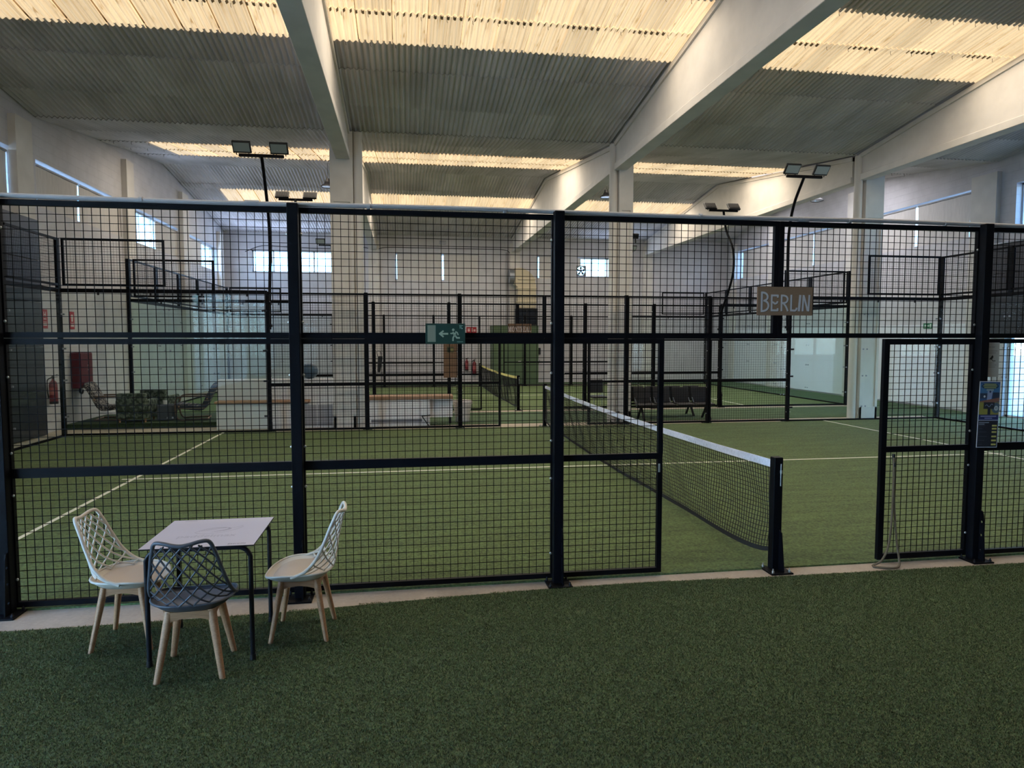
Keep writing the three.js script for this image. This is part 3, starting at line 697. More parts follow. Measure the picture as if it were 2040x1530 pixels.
function courtTurf(name, w0) {
  const o = structure('court_turf', box(-9.98, 9.98, 0, 0.014, w0 + 0.045, w0 + DEPTH - 0.045), M.turf);
  o.name = name;
  const l = (s0, s1, a, b) => part('court_line', box(s0, s1, 0.004, 0.0165, a, b), M.line, o);
  l(-6.975, -6.925, w0 + 0.05, w0 + DEPTH - 0.05);
  l(6.925, 6.975, w0 + 0.05, w0 + DEPTH - 0.05);
  l(-7.1, 7.1, w0 + DEPTH / 2 - 0.025, w0 + DEPTH / 2 + 0.025);
}
// lamp pole: bows away from the court, then leans over it
function lampPole(label, s, w, sg, arms, B = 0.25, T = 0.42, lat = 0) {  // sg: the way towards the court
  const o = thing('floodlight_pole', label, 'lamp', V(s, 0, w));
  const q = (h, x, l = 0) => V(lat * l, h, sg * x), pts = [q(2.2, -0.03), q(2.75, -0.06), q(3.3, -B * 0.68, 0.3), q(3.9, -B, 0.75), q(4.55, -B * 0.75, 1), q(5.15, T * 0.2, 0.85), q(5.72, T, 0.5)];
  part('pole', tube(pts, 0.033, 40, 10), M.steel, o);
  part('pole_clamp', [rbox(-0.05, 0.05, 2.25, 2.31, -0.075, 0.075, 0.006, 1), rbox(-0.05, 0.05, 2.72, 2.78, -0.08, 0.06, 0.006, 1)], M.steel, o);
  const e = q(5.72, T, 0.5);
  part('crossbar', rbox(e.x + arms[0] - 0.08, e.x + arms[1] + 0.08, e.y - 0.035, e.y + 0.025, -e.z - 0.03, -e.z + 0.03, 0.006, 1), M.steel, o);
  for (const a of arms) {
    const tilt = sg < 0 ? 0.72 : -0.72;
    const place = (g) => { g.rotateX(tilt); g.translate(e.x + a, e.y + 0.13, e.z - sg * 0.1); return g; };
    const h = part('floodlight', place(new RoundedBoxGeometry(0.36, 0.25, 0.055, 2, 0.015).translate(0, 0, sg < 0 ? -0.005 : 0.005)), M.blackPlastic, o);
    const fins = [];
    for (let k = -5; k <= 5; k++) fins.push(place(new THREE.BoxGeometry(0.006, 0.2, 0.03).translate(k * 0.028, 0, sg < 0 ? -0.045 : 0.045)));
    part('cooling_fins', fins, M.blackPlastic, h);
    part('lens', place(new THREE.BoxGeometry(0.31, 0.185, 0.006).translate(0, 0.008, sg < 0 ? 0.025 : -0.025)), M.lens, h);
    part('bracket', [rod(new THREE.Vector3(e.x + a - 0.12, e.y, e.z), new THREE.Vector3(e.x + a - 0.12, e.y + 0.1, e.z - sg * 0.07), 0.01, 0.01, 6), rod(new THREE.Vector3(e.x + a + 0.12, e.y, e.z), new THREE.Vector3(e.x + a + 0.12, e.y + 0.1, e.z - sg * 0.07), 0.01, 0.01, 6)], M.steel, h);
  }
  return o;
}
const W2 = 13.45;
courtTurf('floor_7', 0);
courtTurf('floor_8', W2);
courtFence('nearest black wire-mesh court fence, running across the whole picture in front of the table', 0, -1);
courtFence('far fence of the front court, black mesh panels beyond the white-topped net', DEPTH, 1);
courtFence('near side fence of the back court, black mesh directly behind the concrete columns', W2, -1);
courtFence('farthest black mesh fence, close to the back wall behind the yellow-topped net', W2 + DEPTH, 1);
courtEnd('glass end wall of the front court at its left, beside the dark cladding', -10, 0);
courtEnd('glass end wall of the front court at its right, beside the bright white wall', 10, 0);
courtEnd('glass end wall of the back court at its left, behind the lounge chairs', -10, W2);
courtEnd('glass end wall of the back court at its right, seen behind the right concrete column', 10, W2);
padelNet('black padel net with a white headband crossing the front court', 0, M.band);
padelNet('black padel net with a yellow headband on the back court', W2, M.bandYellow);
lampPole('tall bowed black pole with two floodlights left of the front court, lamps facing us', -5.97, DEPTH, -1, [-0.36, 0.36]);
lampPole('tall bowed black pole with two floodlights right of the front court, lamps facing us', 5.97, DEPTH, -1, [-0.36, 0.36], 0.1, 0.5);
lampPole('black floodlight pole seen from behind just above the left post of the near fence', -5.97, W2, 1, [-0.36, 0.36]);
lampPole('strongly bowed black pole with two floodlights seen from behind, right of the middle', 5.97, W2, 1, [-0.36, 0.36], 0.5, 0.1, 0.16);
lampPole('distant black floodlight pole by the left back window, one lamp showing left of the column', -5.97, W2 + DEPTH, -1, [-0.4, 0.36]);
lampPole('distant black floodlight pole mostly hidden behind the middle concrete column', 5.97, W2 + DEPTH, -1, [-0.36, 0.5]);

// conduit on the near fence
{
  const o = thing('conduit_pipe', 'long pale grey plastic conduit lying along the top of the near fence', 'pipe');
  const pts = [];
  for (let s = -9; s <= 9.01; s += 0.9) pts.push(V(s, 3.003 + 0.006 * Math.sin(s * 1.7), 0.045));
  part('pipe', tube(pts, 0.0185, 120, 12), M.pipe, o);
  for (const s of [-6.9, -5.02, -3.4, -2.35, -0.72, 0.63, 1.55, 3.2]) part('clip', rod(V(s - 0.012, 3.003, 0.045), V(s + 0.012, 3.003, 0.045), 0.023, 0.023, 12), M.pipe, o);
  for (const s of [-4.25, 0.2]) part('coupling', rod(V(s - 0.05, 3.003, 0.045), V(s + 0.05, 3.003, 0.045), 0.0215, 0.0215, 14), M.pipe, o);
}

// ---------------------------------------------------------------- signs and papers
function sheet(name, label, cat, s0, s1, h0, h1, w, t, face, edgeMat, tilt = 0) {
  const o = thing(name, label, cat, V((s0 + s1) / 2, (h0 + h1) / 2, w));
  o.rotation.z = tilt;
  const W = s1 - s0, H = h1 - h0;
  part('board', new RoundedBoxGeometry(W, H, t, 1, Math.min(0.003, t / 3)), edgeMat, o);
  const f = new THREE.PlaneGeometry(W - 0.002, H - 0.002);
  f.translate(0, 0, t / 2 + 0.0006);
  part('print', f, face, o);
  return o;
}
const flat = (map, roughness = 0.6) => new THREE.MeshStandardMaterial({ map, roughness });
function cardGrain(g, w, h) {
  g.fillStyle = '#866850'; g.fillRect(0, 0, w, h);
  for (let i = 0; i < 900; i++) { g.fillStyle = `rgba(${rnd() < 0.5 ? '70,50,36' : '170,140,112'},${0.05 + rnd() * 0.09})`; g.fillRect(rnd() * w, rnd() * h, 20 + rnd() * 120, 1 + rnd() * 2); }
}
function strokes(g, list, x, y, k, lw, color) {
  g.strokeStyle = color; g.lineWidth = lw; g.lineCap = 'butt'; g.lineJoin = 'round';
  for (const path of list) { g.beginPath(); path.forEach((c, i) => { const q = c.map((v, j) => (j % 2 ? y + v * k : x + v * k)); if (!i) g.moveTo(q[0], q[1]); else if (q.length === 2) g.lineTo(q[0], q[1]); else if (q.length === 4) g.quadraticCurveTo(...q); else g.bezierCurveTo(...q); }); g.stroke(); }
}
const BERLIN = canvasTex(1024, 480, (g, w, h) => {
  cardGrain(g, w, h);
  for (const [dx, dy, c] of [[6, 6, '#4a3628'], [0, 0, '#bcb4b3']]) {
    const L = (p, x, lw = 34) => strokes(g, p, x + dx, dy, 1, lw, c);
    L([[[70, 85], [70, 425]], [[56, 98], [150, 90, 175, 150], [190, 215, 115, 235], [200, 255, 195, 330], [180, 415, 56, 412]]], 0);
    L([[[255, 130], [255, 412]], [[240, 145], [370, 145], [366, 182]], [[255, 260], [285, 258, 300, 275], [320, 295, 355, 268], [362, 258, 362, 240]], [[240, 398], [370, 398], [368, 360]]], 0, 32);
    L([[[440, 132], [440, 412]], [[425, 146], [545, 135, 552, 205], [550, 275, 462, 272], [520, 300, 560, 412]]], 0, 32);
    L([[[620, 130], [620, 412]], [[606, 396], [690, 400], [722, 395, 728, 350]]], 0, 34);
    L([[[790, 132], [768, 412]]], 0, 44);
    L([[[850, 132], [838, 412]], [[855, 140], [905, 300, 935, 405]], [[962, 130], [948, 412]]], 0, 34);
  }
});
sheet('name_sign', 'brown cardboard sign reading BERLIN hung on the near fence', 'sign', -0.255, 0.237, 2.19, 2.425, -0.055, 0.02, flat(BERLIN, 0.95), M.card);
const MONTREAL = canvasTex(1024, 400, (g, w, h) => { cardGrain(g, w, h); g.fillStyle = '#ded4d0'; g.font = 'bold 230px serif'; g.textAlign = 'center'; g.textBaseline = 'middle'; g.save(); g.translate(w / 2, h / 2 + 10); g.scale(0.73, 1.25); g.fillText('MONTREAL', 0, 0); g.restore(); });
sheet('name_sign', 'brown cardboard sign lettered MONTREAL hung on the back court fence beneath the dark box', 'sign', -0.31, 0.36, 2.13, 2.42, W2 - 0.055, 0.02, flat(MONTREAL, 0.95), M.card);
const EXIT = canvasTex(1024, 500, (g, w, h) => {
  g.fillStyle = '#0f3428'; g.fillRect(0, 0, w, h);
  g.fillStyle = '#8d927c'; g.fillRect(48, 42, 208, 408);
  g.fillStyle = '#7f7e6a'; g.fillRect(62, 56, 180, 380);
  g.strokeStyle = '#0f3428'; g.lineWidth = 3; g.strokeRect(60, 54, 184, 384);
  const c = '#969d84';
  strokes(g, [[[585, 250], [375, 250]]], 0, 0, 1, 44, c);
  strokes(g, [[[462, 176], [362, 250], [462, 326]]], 0, 0, 1, 40, c);
  g.fillStyle = c;
  g.beginPath(); g.arc(716, 152, 33, 0, 7); g.fill();
  strokes(g, [[[742, 225], [758, 275]]], 0, 0, 1, 74, c);                                // trunk
  strokes(g, [[[725, 205], [690, 245], [640, 240]]], 0, 0, 1, 32, c);                    // front arm
  strokes(g, [[[770, 195], [820, 222], [845, 282]]], 0, 0, 1, 32, c);                    // back arm
  strokes(g, [[[745, 290], [712, 345], [706, 430]]], 0, 0, 1, 38, c);                    // front leg
  strokes(g, [[[765, 285], [805, 350], [888, 352]]], 0, 0, 1, 38, c);                    // back leg
  g.fillStyle = '#8fae9c'; g.fillRect(872, 44, 100, 10); for (let i = 0; i < 3; i++) g.fillRect(876, 66 + i * 22, 60, 8); g.beginPath(); g.arc(948, 118, 15, 0, 7); g.fill();
  g.fillRect(812, 446, 160, 9);
});
sheet('exit_sign', 'green emergency exit sign with arrow and running figure on the near fence rail', 'sign', -2.98, -2.675, 1.955, 2.113, -0.045, 0.004, flat(EXIT, 0.75), std(0x184a39, 0.5));
const EXIT2 = canvasTex(256, 128, (g, w, h) => { g.fillStyle = '#1f6b47'; g.fillRect(0, 0, w, h); g.fillStyle = '#d8ead8'; g.fillRect(190, 20, 44, 88); strokes(g, [[[110, 64], [170, 64]], [[150, 40], [172, 64], [150, 88]], [[60, 30], [56, 60], [40, 104]], [[56, 60], [80, 100]], [[36, 60], [58, 46], [84, 58]]], 0, 0, 1, 14, '#d8ead8'); });
{
  const o = sheet('exit_sign', 'small green exit sign on the right wall, seen behind the right corner post', 'sign', -0.17, 0.17, -0.08, 0.08, 0, 0.006, flat(EXIT2, 0.5), std(0x184a39, 0.5));
  o.position.copy(V(SR - 0.06, 2.38, 12.55)); o.rotation.y = -Math.PI / 2;
}
// two-page notice on the right post
const POSTER = canvasTex(512, 1400, (g, w, h) => {
  g.fillStyle = '#b9b7c4'; g.fillRect(0, 0, w, h);
  g.fillStyle = '#30507a'; g.fillRect(12, 12, w - 24, 690);
  g.fillStyle = '#3f6c92'; g.fillRect(12, 60, w - 24, 190);
  g.fillStyle = '#17324f'; g.beginPath(); g.ellipse(w / 2, 100, 215, 70, 0, 0, 7); g.fill();
  g.fillStyle = '#a9a862'; for (const [y, l] of [[48, 300], [84, 340], [122, 300]]) g.fillRect(w / 2 - l / 2, y, l, 20);
  g.fillStyle = '#8f9a98'; g.fillRect(170, 160, 180, 36);
  g.fillStyle = '#2a3448'; g.fillRect(12, 250, 200, 110); g.fillRect(330, 230, 170, 130);
  g.fillStyle = '#8d94ae'; g.beginPath(); g.moveTo(200, 200); g.lineTo(330, 200); g.lineTo(300, 400); g.lineTo(190, 400); g.fill();
  g.fillStyle = '#2b3554'; g.beginPath(); g.arc(266, 216, 24, 0, 7); g.fill();
  g.fillStyle = '#d8d6cf'; g.beginPath(); g.arc(130, 318, 24, 0, 7); g.fill();
  g.fillStyle = '#8a5a48'; g.beginPath(); g.moveTo(12, 420); g.lineTo(500, 340); g.lineTo(500, 420); g.lineTo(12, 520); g.fill();
  g.fillStyle = '#94883f'; g.fillRect(12, 440, w - 24, 262);
  g.fillStyle = '#4e6170'; g.beginPath(); g.arc(430, 560, 110, 0, 7); g.fill();
  g.fillStyle = '#1d222d'; g.fillRect(120, 440, 270, 140); g.fillRect(226, 580, 70, 120);
  strokes(g, [[[160, 520], [200, 470, 230, 520], [260, 560, 300, 490], [330, 460, 350, 500]]], 0, 0, 1, 14, '#7f8aa8');
  g.fillStyle = '#b8bbb9'; g.beginPath(); g.arc(436, 566, 52, 0, 7); g.fill();
  g.fillStyle = '#30363a'; g.font = 'bold 52px sans-serif'; g.textAlign = 'center'; g.fillText('17', 436, 585);
  g.fillStyle = '#23275a'; g.fillRect(12, 702, w - 24, 112);
  g.fillStyle = '#8f90b4'; g.fillRect(60, 726, 390, 22); g.fillRect(160, 768, 190, 20);
  g.fillStyle = '#b9b7c4'; g.fillRect(0, 814, w, 14);
  g.fillStyle = '#23242e'; g.fillRect(12, 828, w - 24, h - 840);
  g.fillStyle = '#8d8f98'; g.fillRect(30, 862, 250, 18); g.fillRect(30, 896, 140, 18);
  for (const y of [920, 985, 1055, 1150, 1235, 1320]) { g.fillStyle = '#c7b860'; g.fillRect(360, y, 118, 34); g.fillStyle = '#4b4d58'; g.fillRect(34, y + 10, 90 + (y * 7) % 130, 8); }
});
sheet('notice_poster', 'tall two-page colour notice with yellow price boxes fixed to the right fence post', 'poster', 1.868, 2.078, 1.03, 1.62, -0.052, 0.003, flat(POSTER, 0.35), M.paper, -0.018);
const NOTICE = canvasTex(256, 512, (g, w, h) => { g.fillStyle = '#b8b0a4'; g.fillRect(0, 0, w, h); g.fillStyle = '#8c847c'; for (const [x, y, l] of [[40, 60, 60], [110, 60, 60], [30, 120, 190], [40, 150, 150], [50, 300, 120], [40, 330, 170], [60, 360, 130]]) g.fillRect(x, y, l, 9); g.fillStyle = '#23221f'; g.beginPath(); g.moveTo(70, 250); g.lineTo(130, 185); g.lineTo(150, 215); g.lineTo(120, 255); g.fill(); strokes(g, [[[110, 240], [140, 275], [190, 272]]], 0, 0, 1, 10, '#23221f'); });
sheet('paper_notice', 'pale paper notice with a camera pictogram tied to the fence right of the post', 'paper', 1.985, 2.125, 1.655, 1.962, 0.02, 0.002, flat(NOTICE, 0.8), M.paper);
// red fire signs on the left wall
const fireSign = (draw) => canvasTex(256, 512, (g, w, h) => { g.fillStyle = '#a8303a'; g.fillRect(0, 0, w, h); g.fillStyle = '#d9c8c4'; draw(g); g.fillRect(40, 330, 176, 18); g.fillRect(40, 372, 176, 70); });
const onLeft = (o, h, w, x = 0.012) => { o.position.copy(V(SL + x, h, w)); o.rotation.y = Math.PI / 2; return o; };
onLeft(sheet('fire_sign', 'red hose-reel sign on the left wall, left of the corner post', 'sign', -0.11, 0.11, -0.2, 0.2, 0, 0.006, flat(fireSign((g) => { g.fillRect(70, 60, 30, 150); g.fillRect(156, 60, 30, 150); g.fillRect(70, 120, 116, 34); g.fillRect(60, 240, 136, 30); }), 0.5), M.redDark), 2.42, 10.5);
onLeft(sheet('fire_sign', 'red extinguisher sign on the left wall, right of the corner post', 'sign', -0.11, 0.11, -0.2, 0.2, 0, 0.006, flat(fireSign((g) => { g.beginPath(); g.arc(128, 150, 70, 0, 7); g.fill(); g.fillRect(80, 200, 96, 90); }), 0.5), M.redDark), 2.42, 11.7);
const RED2 = canvasTex(256, 192, (g, w, h) => { g.fillStyle = '#a3202b'; g.fillRect(0, 0, w, h); g.fillStyle = '#d8b6b2'; g.fillRect(30, 40, 60, 90); g.fillRect(120, 30, 40, 110); g.fillRect(180, 60, 50, 70); });
sheet('fire_sign', 'red fire equipment sign on the back wall, just right of the green exit sign', 'sign', -0.36, 0.1, 2.24, 2.54, WF - 0.01, 0.008, flat(RED2, 0.5), M.redDark);
const CARD2 = canvasTex(256, 640, (g, w, h) => { cardGrain(g, w, h); g.fillStyle = '#5b5a44'; g.fillRect(60, 50, 130, 110); g.fillStyle = '#2e3328'; g.fillRect(80, 70, 40, 90); g.fillStyle = '#8d8a58'; g.fillRect(130, 80, 50, 60); });
sheet('cardboard_banner', 'tall orange-brown cardboard sheet with a small picture hung just below the green exit sign', 'banner', -2.08, -1.70, 0.94, 1.86, W2 - 0.06, 0.012, flat(CARD2, 0.95), M.card);
// hand plate and dangling rope of the openings in the near fence
{
  const o = thing('door_latch', 'small silver strike plate on the left edge of the fence opening', 'latch', V(-1.07, 0.93, -0.018));
  part('plate', new RoundedBoxGeometry(0.016, 0.07, 0.006, 1, 0.002), M.bolt, o);
  const r = thing('rope', 'pale looped rope hanging from the right door frame to the concrete strip', 'rope', V(1.0, 0, 0));
  const q = (s, h, w) => V(s, h, w);
  part('cord', tube([q(0.075, 0.96, -0.03), q(0.072, 0.75, -0.04), q(0.06, 0.45, -0.05), q(0.035, 0.2, -0.055), q(-0.03, 0.06, -0.06), q(-0.11, 0.014, -0.05), q(-0.09, 0.012, -0.09), q(0.02, 0.012, -0.13), q(0.1, 0.02, -0.11), q(0.125, 0.09, -0.07), q(0.115, 0.22, -0.05), q(0.09, 0.5, -0.04), q(0.08, 0.75, -0.035), q(0.082, 0.95, -0.03)], 0.0095, 140, 8), M.rope, r);
  part('hook', [rod(q(0.078, 0.99, -0.02), q(0.078, 0.88, -0.035), 0.014, 0.012, 8)], M.black, r);
}

// ---------------------------------------------------------------- table and chairs in the foreground
{
  const print = canvasTex(1024, 1024, (g, w, h) => {
    g.fillStyle = '#bdb7bf'; g.fillRect(0, 0, w, h);
    g.save(); g.translate(540, 440); g.rotate(-0.18);
    for (let k = 0; k < 5; k++) strokes(g, [[[-190 + k * 24, 20 - k * 6], [-60, -170 + k * 38, 110, -60], [190 - k * 10, 10, 60 - k * 26, 60]]], 0, 0, 1, 5, '#8d858e');
    strokes(g, [[[-200, 30], [-150, 150, 40, 110], [170, 80, 260, -60]], [[130, -40], [200, -30, 250, -100]]], 0, 0, 1, 6, '#8a828b');
    g.restore();
    g.strokeStyle = '#857d87'; g.lineWidth = 3; g.font = '110px sans-serif'; g.textAlign = 'center'; g.strokeText('paddelmax', 500, 690);
    g.fillStyle = '#6b6570'; g.fillRect(120, 40, 130, 9);
    g.font = 'italic bold 46px sans-serif'; g.textAlign = 'left'; g.fillStyle = '#4a4452'; g.fillText('Estrella', 770, 975);
  });
  const t = thing('cafe_table', 'square white-topped table with bent black tube legs on the grass', 'table', V(-4.39, 0, -0.74));
  const H = 0.33;
  const top = part('tabletop', new RoundedBoxGeometry(H * 2, 0.008, H * 2, 2, 0.003).translate(0, 0.739, 0), M.tableBlack, t);
  const face = new THREE.PlaneGeometry(H * 2 - 0.004, H * 2 - 0.004); face.rotateX(-Math.PI / 2); face.translate(0, 0.7436, 0);
  part('table_print', face, flat(print, 0.4), top);
  // each side is one tube bent down into two legs
  for (const sx of [-1, 1]) for (const sz of [-1, 1]) {
    const x = sx * (H - 0.03), z = sz * (H - 0.04), pts = [];
    pts.push(new THREE.Vector3(x - sx * 0.2, 0.722, z), new THREE.Vector3(x - sx * 0.1, 0.722, z));
    for (let k = 0; k <= 6; k++) { const a = k / 6 * Math.PI / 2; pts.push(new THREE.Vector3(x - sx * 0.075 + sx * 0.075 * Math.sin(a), 0.722 - 0.075 + 0.075 * Math.cos(a), z)); }
    pts.push(new THREE.Vector3(x, 0.4, z), new THREE.Vector3(x, 0.02, z));
    const l = part('leg', tube(pts, 0.0145, 48, 12), M.tableBlack, t);
    part('foot', rod(new THREE.Vector3(x, 0.006, z), new THREE.Vector3(x, 0.045, z), 0.0185, 0.0175, 14), M.black, l);
  }
  part('crossbar', [rod(new THREE.Vector3(-0.2, 0.722, -H + 0.04), new THREE.Vector3(0.2, 0.722, -H + 0.04), 0.0145), rod(new THREE.Vector3(-0.2, 0.722, H - 0.04), new THREE.Vector3(0.2, 0.722, H - 0.04), 0.0145), rod(new THREE.Vector3(0, 0.72, -H + 0.04), new THREE.Vector3(0, 0.72, H - 0.04), 0.012)], M.tableBlack, t);
}
// shell chair with a lattice back; sitter faces +z
function latticeChair(label, at, turn, shell, pad) {
  const o = thing('lattice_chair', label, 'chair', at, turn, 'chairs around the white table');
  const Vc = (x, y, z) => new THREE.Vector3(x, y, z);
  const rx = 0.232, zf = 0.225, zr = 0.205;
  const outline = (a, k = 1) => { const c = Math.cos(a), s = Math.sin(a), e = 0.72; return [rx * k * Math.sign(c) * Math.pow(Math.abs(c), e) * (1 - 0.05 * Math.max(0, -s)), (s > 0 ? zf : zr) * k * Math.sign(s) * Math.pow(Math.abs(s), e)]; };
  const rimY = (x, z) => 0.442 + 0.022 * Math.pow(Math.abs(x) / rx, 3) - 0.016 * Math.max(0, z / zf) ** 3 + 0.02 * Math.max(0, -z / zr) ** 2;
  // bowl: inner and outer face joined at the rim
  const rings = 12, seg = 56, grid = (y) => {
    const p = [], idx = [];
    for (let r = 0; r <= rings; r++) for (let k = 0; k <= seg; k++) { const [x, z] = outline(k / seg * 2 * Math.PI, r / rings); p.push(x, y(x, z, r / rings), z); }
    for (let r = 0; r < rings; r++) for (let k = 0; k < seg; k++) { const a = r * (seg + 1) + k, b = a + seg + 1; idx.push(a, a + 1, b, b, a + 1, b + 1); }
    const g = new THREE.BufferGeometry(); g.setAttribute('position', new THREE.Float32BufferAttribute(p, 3)); g.setIndex(idx); return g;
  };
  const inner = grid((x, z, r) => rimY(x, z) - 0.030 * (1 - Math.pow(r, 3)) ), outer = grid((x, z, r) => rimY(x, z) - 0.052 * (1 - Math.pow(r, 5)) - 0.006 * (1 - r));
  inner.computeVertexNormals();
  outer.index.array.reverse(); outer.computeVertexNormals();
  for (const g of [inner, outer]) g.setAttribute('uv', new THREE.Float32BufferAttribute(new Float32Array(g.attributes.position.count * 2), 2));
  const rim = []; for (let k = 0; k < 48; k++) { const [x, z] = outline(k / 48 * 2 * Math.PI); rim.push(Vc(x, rimY(x, z), z)); }
  const seat = part('seat', [inner, outer, tube(rim, 0.0075, 120, 8, true)], shell, o);
  // pad
  const padG = grid((x, z, r) => rimY(x, z) - 0.022 + 0.024 * (1 - Math.pow(r, 6)) - 0.010 * (1 - r * r));
  const pp = padG.attributes.position; for (let i = 0; i < pp.count; i++) { pp.setX(i, pp.getX(i) * 0.9); pp.setZ(i, pp.getZ(i) * 0.88 + 0.006); }
  padG.computeVertexNormals();
  padG.setAttribute('uv', new THREE.Float32BufferAttribute(new Float32Array(pp.count * 2), 2));
  part('seat_pad', padG, pad, o);
  // back
  const side = new THREE.CatmullRomCurve3([Vc(0.232, 0.452, 0.03), Vc(0.229, 0.488, -0.055), Vc(0.215, 0.56, -0.125), Vc(0.193, 0.66, -0.175), Vc(0.172, 0.76, -0.215), Vc(0.152, 0.835, -0.248)]);
  const mid = new THREE.CatmullRomCurve3([Vc(0, 0.452, -0.212), Vc(0, 0.54, -0.226), Vc(0, 0.66, -0.244), Vc(0, 0.76, -0.266), Vc(0, 0.836, -0.288)]);
  const back = (u, v) => { const a = side.getPoint(v), b = mid.getPoint(v), q = u * u; return Vc(a.x * u, b.y + (a.y - b.y) * q, b.z + (a.z - b.z) * q); };
  const loop = [];
  for (let k = 0; k <= 12; k++) loop.push(side.getPoint(k / 12));
  loop.push(Vc(0.134, 0.854, -0.260), Vc(0.095, 0.854, -0.275), Vc(0.045, 0.843, -0.285), Vc(0, 0.838, -0.289), Vc(-0.045, 0.843, -0.285), Vc(-0.095, 0.854, -0.275), Vc(-0.134, 0.854, -0.260));
  for (let k = 12; k >= 0; k--) { const q = side.getPoint(k / 12); loop.push(Vc(-q.x, q.y, q.z)); }
  const frame = tube(loop, 0.0115, 130, 10);
  const bk = part('back_frame', frame, shell, o);
  const strips = [];
  for (const sg of [-1, 1]) for (let c = -1.3; c < 2.4; c += 0.205) {
    const pts = [];
    for (let k = 0; k <= 40; k++) { const u = -1 + k / 20, v = c + sg * u * 0.62; if (v >= -0.0 && v <= 1.0) pts.push(back(u, v)); }
    if (pts.length > 4) strips.push(tube(pts, 0.0058, Math.max(6, pts.length), 6));
  }
  part('back_lattice', strips, shell, o);
  // wooden underframe
  for (const [sx, sz] of [[-1, 1], [1, 1], [-1, -1], [1, -1]]) {
    const g = new THREE.CylinderGeometry(0.027, 0.0175, 0.42, 8, 1); g.rotateY(Math.PI / 8);
    g.scale(1, 1, 0.85);
    const a = Vc(sx * 0.115, 0.405, sz * 0.11), b = Vc(sx * 0.18, 0, sz * 0.18), dd = a.clone().sub(b);
    g.scale(1, dd.length() / 0.42, 1);
    g.applyQuaternion(new THREE.Quaternion().setFromUnitVectors(Vc(0, 1, 0), dd.clone().normalize()));
    g.translate(...a.clone().add(b).multiplyScalar(0.5).toArray());
    part('leg', g, M.beech, o);
  }
  // arched aprons between neighbouring legs and the plate they carry
  const apron = (along) => {
    const sh = new THREE.Shape();
    sh.moveTo(-0.125, 0.40); sh.lineTo(0.125, 0.40); sh.lineTo(0.135, 0.33); sh.quadraticCurveTo(0.09, 0.362, 0, 0.366); sh.quadraticCurveTo(-0.09, 0.362, -0.135, 0.33); sh.lineTo(-0.125, 0.40);
    const g = new THREE.ExtrudeGeometry(sh, { depth: 0.018, bevelEnabled: true, bevelSize: 0.002, bevelThickness: 0.002, bevelSegments: 1 }); g.translate(0, 0, -0.009);
    return g;
  };
  for (const [r, x, z] of [[0, 0, 0.122], [0, 0, -0.122], [1, 0.122, 0], [1, -0.122, 0]]) { const g = apron(); if (r) g.rotateY(Math.PI / 2); g.translate(x, 0, z); part('apron', metres(g), M.beech, o); }
  part('mounting_plate', new RoundedBoxGeometry(0.24, 0.012, 0.24, 1, 0.004).translate(0, 0.394, 0), M.black, o);
  return o;
}
const whiteChair = latticeChair('white lattice-back chair with wooden legs left of the white table', V(-4.945, 0, -0.6), Math.PI / 2 - 0.02, M.chairWhite, M.padWhite);
copyOf(whiteChair, 'white lattice-back chair with wooden legs right of the table, by the fence post', V(-3.84, 0, -0.64), -Math.PI / 2 - 0.05);
latticeChair('dark grey lattice-back chair seen from behind in front of the white table', V(-4.405, 0, -1.075), Math.PI + 0.05, M.chairGrey, M.padGrey);

// ---------------------------------------------------------------- between the courts: lounge, counter, benches
const PH = 0.12;
{
  const o = thing('lounge_platform', 'low platform covered in dark green carpet under the lounge chairs', 'platform', V(0, 0, 0));
  part('deck', rbox(-10.5, -7.25, 0.0, PH - 0.012, 10.92, 13.0, 0.004, 1), M.carpet, o);
  part('carpet', rbox(-10.5, -7.25, PH - 0.012, PH, 10.9, 13.0, 0.004, 1), M.carpet, o);
}
function bentChair(label, at, turn, fabric, H = 1) {   // cantilever lounge chair on bent wooden side frames, sitter faces +z
  const o = thing('lounge_chair', label, 'armchair', at, turn);
  const prof = [[0.34, 0.40], [0.1, 0.36], [-0.1, 0.33], [-0.2, 0.36], [-0.27, 0.5], [-0.36, 0.72], [-0.46, 0.93], [-0.5, 0.97]].map(([z, y]) => new THREE.Vector2(z, y * H));
  const c = new THREE.SplineCurve(prof), up = [], lo = [];
  for (let k = 0; k <= 30; k++) { const p = c.getPoint(k / 30), t = c.getTangent(k / 30), n = new THREE.Vector2(-t.y, t.x); const th = 0.038; up.push(p.clone().addScaledVector(n, -th)); lo.unshift(p.clone().addScaledVector(n, th)); }
  const g = new THREE.ExtrudeGeometry(new THREE.Shape([...up, ...lo]), { depth: 0.5, bevelEnabled: true, bevelSize: 0.02, bevelThickness: 0.03, bevelSegments: 3 });
  g.rotateY(-Math.PI / 2); g.translate(0.25, 0, 0);
  part('cushion', metres(g), fabric, o);
  for (const s of [-1, 1]) {
    const x = s * 0.31, q = (y, z) => new THREE.Vector3(x, y, z);
    part('side_frame', tube([q(0.03, -0.32), q(0.025, 0.1), q(0.03, 0.3), q(0.2, 0.37), q(0.45, 0.36), q(0.55, 0.28), q(0.56, 0.0), q(0.56, -0.28)], 0.019, 40, 8), M.bentWood, o);
  }
  part('cross_rail', [rod(new THREE.Vector3(-0.31, 0.33, 0.3), new THREE.Vector3(0.31, 0.33, 0.3), 0.016), rod(new THREE.Vector3(-0.31, 0.5, -0.3), new THREE.Vector3(0.31, 0.5, -0.3), 0.016), rod(new THREE.Vector3(-0.31, 0.03, -0.3), new THREE.Vector3(0.31, 0.03, -0.3), 0.016)], M.wood, o);
  return o;
}
bentChair('high-backed lounge chair in grey speckled fabric at the left, beneath the red hose cabinet', V(-9.85, PH + 0.002, 11.75), Math.PI / 2 + 0.1, M.speckFabric, 0.86);
